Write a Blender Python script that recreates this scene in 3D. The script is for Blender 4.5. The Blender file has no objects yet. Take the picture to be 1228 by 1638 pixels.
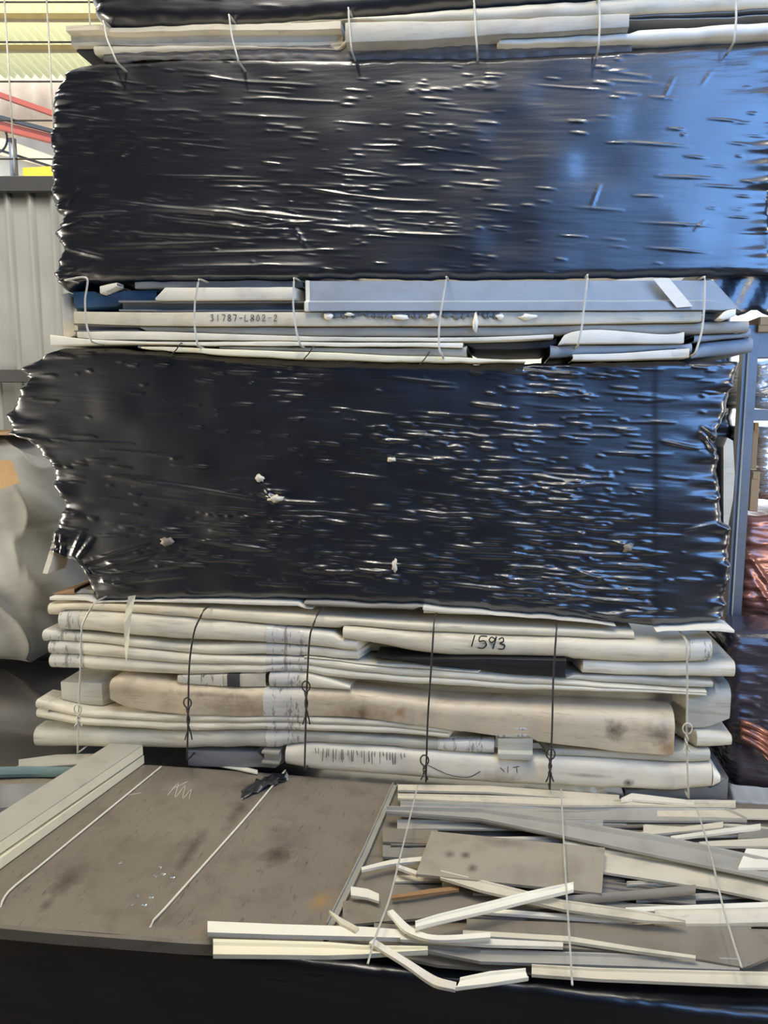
import bpy, math, random
import numpy as np
from mathutils import Vector, Matrix

# ------------------------------------------------------------------ camera, sky, lights, exposure
S = bpy.context.scene
COL = S.collection
W, H = 1228, 1638
FPX = 26 / 36 * H
CAMZ = 2.3
PITCH, YAW = math.radians(7.5), math.radians(9.0)
cam_d = bpy.data.cameras.new('camera')
cam_d.sensor_fit = 'VERTICAL'; cam_d.sensor_height = 36; cam_d.sensor_width = 27; cam_d.lens = 26
cam_d.clip_start = .05; cam_d.clip_end = 200
cam = bpy.data.objects.new('camera', cam_d); COL.objects.link(cam)
cam.location = (0, 0, CAMZ); cam.rotation_euler = (math.pi / 2 - PITCH, 0, YAW)
S.camera = cam
ROT = cam.rotation_euler.to_matrix()
S.view_settings.view_transform = 'Standard'; S.view_settings.look = 'None'
S.view_settings.gamma = 1; S.view_settings.use_curve_mapping = False
S.view_settings.exposure = 0.0
S.display_settings.display_device = 'sRGB'

world = bpy.data.worlds.new('sky'); S.world = world; world.use_nodes = True
wn = world.node_tree.nodes; wl = world.node_tree.links
bg = wn['Background']
tc = wn.new('ShaderNodeTexCoord'); sx = wn.new('ShaderNodeSeparateXYZ'); cr = wn.new('ShaderNodeValToRGB')
wl.new(tc.outputs['Generated'], sx.inputs[0]); wl.new(sx.outputs['Z'], cr.inputs[0])
cr.color_ramp.elements[0].position = 0.0; cr.color_ramp.elements[0].color = (.85, .88, .9, 1)
cr.color_ramp.elements[1].position = 0.6; cr.color_ramp.elements[1].color = (.30, .52, .95, 1)
wl.new(cr.outputs[0], bg.inputs[0]); bg.inputs[1].default_value = 2.2


def light(name, kind, loc, target, energy, color, size=(1, 1), angle=None, spread=None):
    d = bpy.data.lights.new(name, kind); d.energy = energy; d.color = color
    if kind == 'AREA':
        d.shape = 'RECTANGLE'; d.size, d.size_y = size
        if spread: d.spread = math.radians(spread)
    if kind == 'SUN': d.angle = angle or .01
    if kind == 'POINT': d.shadow_soft_size = size[0]
    o = bpy.data.objects.new(name, d); COL.objects.link(o); o.location = loc
    o.rotation_euler = (Vector(target) - Vector(loc)).to_track_quat('-Z', 'Y').to_euler()
    return o


light('sun', 'SUN', (0, -10, 14), (.5, 0, 0), 5.2, (1, .93, .8), angle=.02)
light('roof_skylight', 'AREA', (-.9, 1.7, 5.5), (-.3, 2.2, 1.5), 100, (1, .92, .76), (2.4, .5))
light('roof_skylight_right', 'AREA', (1.0, 1.8, 5.5), (.4, 2.2, 1.5), 36, (1, .93, .82), (1.4, .5))
light('film_glint_light', 'AREA', (-1.1, .35, 5.5), (-.2, 2.6, 1.6), 20, (1, .96, .9), (.16, .08))  # added small light that puts glints on the film wrinkles, no real lamp
light('film_glint_light_right', 'AREA', (.7, .25, 5.5), (.3, 2.6, 1.6), 20, (1, .97, .93), (.16, .08))  # second added glint light for the film, right side
light('left_fill_light', 'AREA', (-4.4, 1.75, 1.6), (0, 2.6, 1.3), 135, (1, .92, .77), (1.0, 1.8))  # added warm fill for the bundle fronts, no real opening
light('blue_glow_light', 'AREA', (2.0, .3, 3.6), (.6, 2.6, 3.0), 48, (.20, .45, 1), (2.2, 2.1), spread=110)  # added blue light imitating the lens flare glow on the film
light('low_right_fill', 'AREA', (3.5, .7, 1.7), (.2, 2.4, 1.2), 72, (1, .93, .78), (1.0, 1.2))  # added warm fill for the boards and right end, no real opening
light('back_wall_fill', 'AREA', (-3.1, 3.0, 5.0), (-2.6, 4.1, 2.2), 34, (1, .97, .92), (1.0, .5))  # added light that brightens the back wall and the bag

# ------------------------------------------------------------------ helpers
rng = np.random.default_rng(7)


def lin(c):
    r = []
    for v in c[:3]:
        v /= 255
        r.append(v / 12.92 if v <= .04045 else ((v + .055) / 1.055) ** 2.4)
    return (*r, 1)


def ray(px, py):
    return ROT @ Vector(((px - W / 2) / FPX, -(py - H / 2) / FPX, -1))


def at(px, py, Y):
    d = ray(px, py); t = Y / d.y
    return Vector((d.x * t, Y, CAMZ + d.z * t))


def atz(px, py, z):
    d = ray(px, py); t = (z - CAMZ) / d.z
    return Vector((d.x * t, d.y * t, z))


def proj(p):
    q = ROT.transposed() @ (Vector(p) - Vector((0, 0, CAMZ)))
    return (W / 2 + FPX * q.x / -q.z, H / 2 - FPX * q.y / -q.z)


def tag(o, label=None, cat=None, group=None, kind=None):
    if label: o['label'] = label
    if cat: o['category'] = cat
    if group: o['group'] = group
    if kind: o['kind'] = kind
    return o


def mesh_obj(name, verts, faces, mat, parent=None, smooth=True, origin=True, flat_angle=None):
    """one mesh object, its origin at the middle of its base"""
    v = np.asarray([tuple(a) for a in verts], dtype=float)
    base = np.zeros(3)
    if origin:
        lo, hi = v.min(0), v.max(0)
        base = np.array([(lo[0] + hi[0]) / 2, (lo[1] + hi[1]) / 2, lo[2]])
    me = bpy.data.meshes.new(name)
    me.from_pydata((v - base).tolist(), [], [tuple(int(i) for i in f) for f in faces])
    me.validate()
    me.update()
    if smooth:
        me.polygons.foreach_set('use_smooth', [True] * len(me.polygons))
        if flat_angle is not None:
            me.set_sharp_from_angle(angle=math.radians(flat_angle))
    if mat: me.materials.append(mat)
    o = bpy.data.objects.new(name, me); COL.objects.link(o)
    if parent is not None:
        o.parent = parent
        o.location = Vector(base) - parent.location
    else:
        o.location = base
    return o


def fix_normals(o):
    import bmesh
    bm = bmesh.new(); bm.from_mesh(o.data)
    bmesh.ops.recalc_face_normals(bm, faces=bm.faces)
    bm.to_mesh(o.data); bm.free()


def empty(name, loc):
    o = bpy.data.objects.new(name, None); COL.objects.link(o); o.location = loc
    o.empty_display_size = .1
    return o


def box_vf(lo, hi):
    x0, y0, z0 = lo; x1, y1, z1 = hi
    v = [(x0, y0, z0), (x1, y0, z0), (x1, y1, z0), (x0, y1, z0), (x0, y0, z1), (x1, y0, z1), (x1, y1, z1), (x0, y1, z1)]
    f = [(0, 3, 2, 1), (4, 5, 6, 7), (0, 1, 5, 4), (1, 2, 6, 5), (2, 3, 7, 6), (3, 0, 4, 7)]
    return v, f


def bevel(o, w=.004, n=2):
    m = o.modifiers.new('bevel', 'BEVEL'); m.width = w; m.segments = n; m.limit_method = 'ANGLE'
    return o


def box(name, lo, hi, mat, parent=None, bw=.004):
    v, f = box_vf(lo, hi)
    o = mesh_obj(name, v, f, mat, parent, smooth=False)
    if bw: bevel(o, bw)
    return o


def tube_vf(pts, r, n=7):
    pts = [Vector(p) for p in pts]
    V, F = [], []
    ref = Vector((.31, .57, .76))
    for i, p in enumerate(pts):
        t = (pts[min(i + 1, len(pts) - 1)] - pts[max(i - 1, 0)]).normalized()
        a = t.cross(ref)
        if a.length < 1e-3: a = t.cross(Vector((1, 0, 0)))
        a.normalize(); b = t.cross(a)
        rr = r[i] if isinstance(r, (list, tuple)) else r
        for k in range(n):
            an = 2 * math.pi * k / n
            V.append(p + a * math.cos(an) * rr + b * math.sin(an) * rr)
    m = len(pts)
    for i in range(m - 1):
        for k in range(n):
            F.append((i * n + k, i * n + (k + 1) % n, (i + 1) * n + (k + 1) % n, (i + 1) * n + k))
    F.append(tuple(range(n - 1, -1, -1))); F.append(tuple((m - 1) * n + k for k in range(n)))
    return V, F


def catmull(P, n):
    """n samples through rows of P (first column is the running coordinate or any vector)"""
    P = np.asarray(P, float)
    if len(P) == 2:
        t = np.linspace(0, 1, n)[:, None]
        return P[0] * (1 - t) + P[1] * t
    E = np.vstack([2 * P[0] - P[1], P, 2 * P[-1] - P[-2]])
    seg = np.linalg.norm(np.diff(P, axis=0), axis=1); cum = np.r_[0, np.cumsum(seg)] / seg.sum()
    out = []
    for s in np.linspace(0, 1, n):
        i = min(np.searchsorted(cum, s, side='right') - 1, len(P) - 2); i = max(i, 0)
        u = (s - cum[i]) / max(cum[i + 1] - cum[i], 1e-9)
        # hermite with limited tangents, so nothing overshoots
        d = P[i + 1] - P[i]
        def tan(k):
            a = E[k + 1] - E[k]; b = E[k + 2] - E[k + 1]
            la, lb = np.linalg.norm(a) + 1e-9, np.linalg.norm(b) + 1e-9
            m = .5 * (a / la + b / lb)
            return m * np.linalg.norm(d) * .8
        m0, m1 = tan(i), tan(i + 1)
        h = (2*u**3 - 3*u**2 + 1) * P[i] + (u**3 - 2*u**2 + u) * m0 + (-2*u**3 + 3*u**2) * P[i + 1] + (u**3 - u**2) * m1
        out.append(h)
    return np.array(out)


def vnoise(u, v, seed):
    """smooth 2-D value noise in -1..1 at arrays u, v"""
    r = np.random.default_rng(seed)
    g = r.uniform(-1, 1, (257, 257))
    iu, iv = np.floor(u).astype(int), np.floor(v).astype(int)
    fu, fv = u - iu, v - iv
    fu = fu * fu * fu * (fu * (fu * 6 - 15) + 10); fv = fv * fv * fv * (fv * (fv * 6 - 15) + 10)
    a, b = iu % 256, iv % 256
    return (g[a, b] * (1 - fu) * (1 - fv) + g[a + 1, b] * fu * (1 - fv) + g[a, b + 1] * (1 - fu) * fv + g[a + 1, b + 1] * fu * fv)


# ------------------------------------------------------------------ materials
def new_mat(name):
    m = bpy.data.materials.new(name); m.use_nodes = True
    nt = m.node_tree
    return m, nt, nt.nodes['Principled BSDF']


def mixc(nt, fac, a, b, mode='MIX'):
    n = nt.nodes.new('ShaderNodeMix'); n.data_type = 'RGBA'; n.blend_type = mode
    for s, v in ((0, fac), (6, a), (7, b)):
        if hasattr(v, 'is_linked'): nt.links.new(v, n.inputs[s])
        else: n.inputs[s].default_value = v
    return n.outputs[2]


def noise(nt, vec, scale, detail=4, stretch=(1, 1, 1), rough=.55, dist=0):
    mp = nt.nodes.new('ShaderNodeMapping'); mp.inputs['Scale'].default_value = stretch
    nt.links.new(vec, mp.inputs[0])
    n = nt.nodes.new('ShaderNodeTexNoise'); n.inputs['Scale'].default_value = scale
    n.inputs['Detail'].default_value = detail; n.inputs['Roughness'].default_value = rough
    n.inputs['Distortion'].default_value = dist
    nt.links.new(mp.outputs[0], n.inputs['Vector'])
    return n.outputs['Fac']


def ramp(nt, fac, a, b):
    n = nt.nodes.new('ShaderNodeMapRange'); n.inputs[1].default_value = a; n.inputs[2].default_value = b
    n.clamp = True; nt.links.new(fac, n.inputs[0])
    return n.outputs[0]


def painted(name, col, dirt=(95, 82, 64), amount=.35, rough=.5, metal=0., scale=9, stretch=(1, 1, 2.2), bump=.25,
            spots=(), scratches=0., ior=1.45, marks=None, scr=(.12, .12, 1.8)):
    """coated sheet metal or plastic with grime; spots = [(x,y,z local, rx,ry,rz, colour, strength)]"""
    m, nt, b = new_mat(name)
    t = nt.nodes.new('ShaderNodeTexCoord').outputs['Object']
    f = ramp(nt, noise(nt, t, scale, 6, stretch, .62), .5, .78)
    mul = nt.nodes.new('ShaderNodeMath'); mul.operation = 'MULTIPLY'; mul.inputs[1].default_value = amount
    nt.links.new(f, mul.inputs[0])
    c = mixc(nt, mul.outputs[0], lin(col), lin(dirt))
    v = ramp(nt, noise(nt, t, 2.3, 2), .3, .7)
    c = mixc(nt, v, c, mixc(nt, .14, c, lin((40, 40, 44))))
    if scratches:
        s = ramp(nt, noise(nt, t, 60, 3, scr, .7, .4), .6, .72)
        k = nt.nodes.new('ShaderNodeMath'); k.operation = 'MULTIPLY'; k.inputs[1].default_value = scratches
        nt.links.new(s, k.inputs[0])
        c = mixc(nt, k.outputs[0], c, lin((70, 62, 54)))
    if marks:                                    # printed or scuffed short upright marks
        s = ramp(nt, noise(nt, t, marks[0], 3, (1, .3, .22), .75, .3), .56, .62)
        k = nt.nodes.new('ShaderNodeMath'); k.operation = 'MULTIPLY'; k.inputs[1].default_value = marks[1]
        nt.links.new(s, k.inputs[0])
        c = mixc(nt, k.outputs[0], c, lin(marks[2]))
    if spots:
        nz = noise(nt, t, 24, 5, (1, 1, 1), .7)
        for (p, r, sc, st) in spots:
            su = nt.nodes.new('ShaderNodeVectorMath'); su.operation = 'SUBTRACT'; su.inputs[1].default_value = p
            nt.links.new(t, su.inputs[0])
            dv = nt.nodes.new('ShaderNodeVectorMath'); dv.operation = 'DIVIDE'; dv.inputs[1].default_value = r
            nt.links.new(su.outputs[0], dv.inputs[0])
            ln = nt.nodes.new('ShaderNodeVectorMath'); ln.operation = 'LENGTH'; nt.links.new(dv.outputs[0], ln.inputs[0])
            ad = nt.nodes.new('ShaderNodeMath'); ad.operation = 'MULTIPLY_ADD'; ad.inputs[1].default_value = 1.5
            nt.links.new(nz, ad.inputs[0]); nt.links.new(ln.outputs['Value'], ad.inputs[2])
            ff = ramp(nt, ad.outputs[0], 1.65, .75)
            k = nt.nodes.new('ShaderNodeMath'); k.operation = 'MULTIPLY'; k.inputs[1].default_value = st
            nt.links.new(ff, k.inputs[0])
            c = mixc(nt, k.outputs[0], c, lin(sc))
    nt.links.new(c, b.inputs['Base Color'])
    b.inputs['Roughness'].default_value = rough; b.inputs['Metallic'].default_value = metal
    b.inputs['IOR'].default_value = ior
    if bump:
        bp = nt.nodes.new('ShaderNodeBump'); bp.inputs['Strength'].default_value = bump; bp.inputs['Distance'].default_value = .004
        nt.links.new(noise(nt, t, 26, 4, (.4, .4, 1.4)), bp.inputs['Height'])
        nt.links.new(bp.outputs[0], b.inputs['Normal'])
    return m


def film(name, col=(11, 15, 23), rough=.37, ior=1.9, bump=.11, metal=0., sx=(6, 6, 60), coat=.6, coat_rough=.055):
    """stretch film: a dull black body under a glossy skin with fine stretched wrinkles"""
    m, nt, b = new_mat(name)
    t = nt.nodes.new('ShaderNodeTexCoord').outputs['Object']
    n1 = noise(nt, t, 1.0, 5, sx, .6, .5)
    n2 = noise(nt, t, 55, 4, (.6, .6, 1.5), .65, .3)
    mx = nt.nodes.new('ShaderNodeMath'); mx.operation = 'MULTIPLY_ADD'; mx.inputs[1].default_value = .35
    nt.links.new(n2, mx.inputs[0]); nt.links.new(n1, mx.inputs[2])
    bp = nt.nodes.new('ShaderNodeBump'); bp.inputs['Strength'].default_value = bump; bp.inputs['Distance'].default_value = .006
    nt.links.new(mx.outputs[0], bp.inputs['Height'])
    nt.links.new(bp.outputs[0], b.inputs['Normal']); nt.links.new(bp.outputs[0], b.inputs['Coat Normal'])
    c = mixc(nt, ramp(nt, noise(nt, t, 2.2, 5, (1, 1, 4), .6), .45, .75), lin(col), lin([min(255, v * 1.4 + 4) for v in col]))
    nt.links.new(c, b.inputs['Base Color'])
    b.inputs['Roughness'].default_value = rough; b.inputs['IOR'].default_value = ior; b.inputs['Metallic'].default_value = metal
    b.inputs['Coat Weight'].default_value = coat; b.inputs['Coat Roughness'].default_value = coat_rough
    return m


def plain(name, col, rough=.5, metal=0.):
    m, nt, b = new_mat(name)
    t = nt.nodes.new('ShaderNodeTexCoord').outputs['Object']
    c = mixc(nt, ramp(nt, noise(nt, t, 14, 4), .35, .75), lin(col), lin([v * .82 for v in col]))
    nt.links.new(c, b.inputs['Base Color'])
    b.inputs['Roughness'].default_value = rough; b.inputs['Metallic'].default_value = metal
    return m


M = dict(
    cream=painted('cream_coated_metal', (212, 202, 178), scratches=.3),
    white=painted('white_coated_metal', (226, 219, 200), amount=.25, scratches=.2),
    bright=painted('bright_white_plastic', (240, 234, 214), amount=.12, rough=.4),
    yellowish=painted('yellowed_white_plastic', (238, 230, 198), amount=.15, rough=.4),
    grey=painted('grey_coated_metal', (166, 162, 150), amount=.3, scratches=.3),
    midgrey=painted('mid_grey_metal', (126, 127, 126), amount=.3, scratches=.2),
    blue_grey=painted('cool_grey_metal', (152, 160, 166), amount=.2),
    wrapped=painted('film_wrapped_white_panel', (220, 212, 190), dirt=(112, 100, 80), amount=.55, stretch=(.5, 1, 5), scratches=.3, rough=.34, bump=.5),
    wrapped2=painted('film_wrapped_ivory_panel', (216, 205, 178), dirt=(112, 100, 80), amount=.55, stretch=(.5, 1, 5), scratches=.3, rough=.36, bump=.5),
    wrapped3=painted('film_wrapped_grey_panel', (188, 185, 170), dirt=(112, 100, 80), amount=.55, stretch=(.5, 1, 5), scratches=.3, rough=.36, bump=.5),
    tan=painted('dull_tan_metal', (132, 123, 107), amount=.45, scratches=.4),
    dull=painted('dull_grey_strip', (138, 133, 122), amount=.5, scratches=.4),
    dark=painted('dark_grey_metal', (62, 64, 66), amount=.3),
    dark_pad=painted('dirty_padding', (104, 100, 94), dirt=(50, 48, 46), amount=.6, scale=20, rough=.6),
    blue=painted('blue_plastic', (28, 66, 98), dirt=(40, 50, 60), amount=.4),
    teal=painted('teal_pipe', (92, 116, 114), amount=.4),
    brown=painted('brown_board', (150, 116, 78), amount=.3),
    cardboard=painted('cardboard', (176, 144, 104), amount=.2, rough=.8),
    tape=painted('clear_tape_over_label', (208, 204, 192), amount=.1, rough=.22, bump=1.0, marks=(60, .55, (70, 70, 70))),
    sticker=painted('printed_sticker', (205, 200, 184), amount=.2, rough=.4, marks=(55, .9, (40, 38, 36))),
    film=film('black_stretch_film'),
    film_low=film('black_stretch_film_dull', coat_rough=.2),  # same black film with a rougher coat
    copper=film('copper_brown_film', (150, 98, 80), .35, 1.6, .5, metal=.55),
    purple=film('dark_violet_film', (44, 36, 44), .4, 1.6, .4),
    silver=film('silver_film', (190, 188, 180), .3, 1.5, .8, metal=.6, sx=(30, 30, 30)),
    wire_pale=plain('pale_galvanised_wire', (196, 192, 178), .45, .2),
    wire_dark=plain('dark_annealed_wire', (64, 60, 56), .5, .4),
    ink=plain('black_marker_ink', (20, 20, 22), .6),
    faint=plain('faded_marker_ink', (70, 68, 66), .6),
    steel=painted('dull_steel', (116, 122, 128), amount=.35, metal=.3, rough=.45),
    wall=painted('grey_corrugated_steel', (150, 151, 147), dirt=(96, 92, 86), amount=.3, scale=4, stretch=(2, 2, .5), bump=.1),
    rail=painted('dark_grey_rail', (66, 68, 70), amount=.3),
    concrete=painted('dark_concrete', (70, 66, 61), amount=.5, scale=3, stretch=(1, 1, 1)),
    roofgrey=painted('roof_sheet_grey', (62, 62, 61), amount=.3),
    red=painted('red_steel_beam', (176, 84, 66), amount=.3),
    purlin=painted('tan_steel_purlin', (200, 176, 132), amount=.3),
    pinkwall=painted('pale_pink_cladding', (250, 232, 204), amount=.2, scale=3),
    creamwall=painted('pale_cream_wall', (238, 226, 196), amount=.15, scale=3),
    yellow=painted('yellow_board', (244, 196, 50), amount=.1),
    bag=painted('grey_woven_bag', (170, 170, 164), dirt=(120, 120, 116), amount=.35, rough=.55, scale=5, stretch=(1, 1, 1), bump=.6),
    tarp=painted('dark_grey_tarpaulin', (58, 57, 56), amount=.4, rough=.6, scale=5),
)
# translucent corrugated roof sheet
m, nt, b = new_mat('yellow_translucent_roof_sheet')
tr = nt.nodes.new('ShaderNodeBsdfTranslucent'); tr.inputs[0].default_value = lin((255, 249, 216))
b.inputs['Base Color'].default_value = lin((248, 242, 205)); b.inputs['Roughness'].default_value = .5
mx = nt.nodes.new('ShaderNodeMixShader'); mx.inputs[0].default_value = .7
nt.links.new(b.outputs[0], mx.inputs[1]); nt.links.new(tr.outputs[0], mx.inputs[2])
nt.links.new(mx.outputs[0], nt.nodes['Material Output'].inputs[0])
M['roofsheet'] = m

# ------------------------------------------------------------------ the setting
YF = 2.6                                   # front plane of the stack
ZT = at(600, 1246, YF).z                   # top of the lowest bale
YB = atz(300, 1506, ZT).y                  # front plane of the lowest bale


def struct(o):
    return tag(o, kind='structure')


def corrugated(name, x0, x1, z_or_y0, z_or_y1, fixed, period, amp, mat, upright=True, trapezoid=False):
    n = int((x1 - x0) / period * 8)
    V, F = [], []
    for i in range(n + 1):
        x = x0 + (x1 - x0) * i / n
        ph = ((x - x0) / period) % 1
        if trapezoid: a = amp if ph < .12 or ph > .97 else (amp * .0 if ph > .2 and ph < .9 else amp * .5)
        else: a = amp * math.sin(2 * math.pi * ph)
        for q in (z_or_y0, z_or_y1):
            V.append((x, fixed - a, q) if upright else (x, q, fixed + a))
    for i in range(n): F.append((2 * i, 2 * i + 2, 2 * i + 3, 2 * i + 1))
    o = mesh_obj(name, V, F, mat)
    md = o.modifiers.new('thickness', 'SOLIDIFY'); md.thickness = .004
    return struct(o)


struct(box('floor', (-9, -8, -.1), (9, 14, 0), M['concrete'], bw=0))
YW = 4.05
zr = at(30, 310, YW).z; zr2 = at(30, 286, YW).z
x0w, x1w = at(-900, 500, YW).x, at(520, 500, YW).x
corrugated('wall_back', x0w, x1w, 0, zr, YW, .235 * .55, .022, M['wall'], True, True)
struct(box('trim_1', (x0w, YW - .05, zr), (x1w, YW + .03, zr2), M['rail']))
za, zb = at(20, 612, YW - .05).z, at(20, 592, YW - .05).z
struct(box('trim_2', (x0w, YW - .075, za), (x1w, YW - .025, zb), M['rail']))
# shed roof over the stack, open towards the yard on the right
struct(box('ceiling', (-9, -8, 5.6), (9, 4.3, 5.68), M['roofgrey'], bw=0))
struct(box('wall_left', (-9.1, -8, 0), (-9, 4.05, 5.6), M['roofgrey'], bw=0))
struct(box('wall_front', (-9, -8.1, 0), (9, -8, 5.6), M['roofgrey'], bw=0))  # unseen, closed and dark to cut reflections in the film
struct(box('wall_right', (9, -8, 0), (9.1, 3, 5.6), M['roofgrey'], bw=0))  # unseen, added to keep sky reflections off the film
# bright sheet roof over the next bay
zc = 5.35
ye = atz(40, 140, zc).y
corrugated('ceiling_far', -6.5, .5, 4.32, ye, zc, .078, .022, M['roofsheet'], False)
for k, yy in ((3, 43), (4, 95)):
    p = atz(40, yy, zc - .05)
    struct(box('trim_%d' % k, (-6.5, p.y - .025, zc - .075), (.5, p.y + .025, zc - .03), M['purlin']))
YN = 11.0
pz = [at(40, y, YN).z for y in (100, 224, 330)]
corrugated('wall_far_gable', -9, 1.5, pz[1], pz[0] + 1.5, YN, .3, .02, M['pinkwall'])
bpy.context.view_layer.update()
wf = struct(box('wall_far', (-9, YN - .12, 0), (1.5, YN - .03, pz[1]), M['creamwall'], bw=0))


def beam(name, a, b, th, Y, depth, mat):
    A, B = at(*a, Y), at(*b, Y)
    d = (B - A).normalized(); A = A - d * 3; B = B + d * 1.5
    up = Vector((0, 0, th / FPX * Y / 2)); dp = Vector((0, depth, 0))
    V = [A - up, B - up, B - up + dp, A - up + dp, A + up, B + up, B + up + dp, A + up + dp]
    return struct(mesh_obj(name, V, box_vf((0, 0, 0), (1, 1, 1))[1], mat, smooth=False))


beam('trim_5', (0, 151), (80, 179), 8, YN - .5, .12, M['red'])
beam('trim_6', (0, 200), (80, 220), 13, YN - .55, .14, M['red'])
beam('trim_7', (0, 187), (80, 208), 6, YN - .6, .08, M['dark'])
beam('trim_8', (26, 248), (80, 265), 3, YN - .3, .1, M['dark'])

# wire mesh above the corrugated wall: wires 0.2 m apart
root = empty('wire_mesh_fence', (at(40, 286, YW).x, YW, zr2))
tag(root, 'steel wire mesh panel standing on the rail of the grey corrugated wall', 'mesh panel')
xs = [at(x, 100, YW).x for x in (14.5, 76)]
st = xs[1] - xs[0]
yt = zr2 + 5 * st
for k in range(-4, 7):
    x = xs[0] + k * st
    v, f = tube_vf([(x, YW, zr2 - .02), (x, YW, yt)], .005)
    mesh_obj('upright_wire', v, f, M['wire_pale'], root)
zz0 = at(40, 253, YW).z
for k in range(5):
    z = zz0 + k * (at(40, 191, YW).z - zz0)
    v, f = tube_vf([(xs[0] - 4.5 * st, YW + .012, z), (xs[0] + 6.5 * st, YW + .012, z)], .005)
    mesh_obj('cross_wire', v, f, M['wire_dark'], root)

# the back wall stands a few degrees off the stack's own direction
bpy.context.view_layer.update()
pv = at(40, 300, YW)
TURN = Matrix.Translation(pv) @ Matrix.Rotation(YAW, 4, 'Z') @ Matrix.Translation(-pv)
for o in [q for q in COL.objects if q.parent is None and q.name in ('wall_back', 'trim_1', 'trim_2', 'trim_3', 'trim_4', 'ceiling_far', 'wire_mesh_fence')]:
    o.matrix_world = TURN @ o.matrix_world

# things on the far building
p0, p1 = at(37, 290, YN - .35), at(76, 266, YN - .35)
o = box('sign_board', (p0.x, p0.y, p0.z), (p1.x + .3, p0.y + .05, p1.z), M['yellow'])
tag(o, 'plain yellow board on the cream building beyond the wire mesh', 'sign')
p0, p1 = at(19, 300, YN - .4), at(25, 222, YN - .4)
v, f = tube_vf([((p0.x + p1.x) / 2, p0.y, p0.z), ((p0.x + p1.x) / 2, p0.y, p1.z)], (p1.x - p0.x) / 2, 12)
o = mesh_obj('drain_pipe', v, f, M['steel']); tag(o, 'grey upright drain pipe on the cream building beyond the mesh', 'pipe')
c = at(-8, 222, YN - .4)
V, F = tube_vf([c + Vector((math.cos(a) * .2, 0, math.sin(a) * .2)) for a in np.linspace(0, 2 * math.pi, 33)], .016, 8)
o = mesh_obj('ventilation_duct', V, F, M['dark']); tag(o, 'dark round rim on the far building at the photo\'s left edge', 'duct')


# ------------------------------------------------------------------ film wrapped bales
OBST = []


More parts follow.
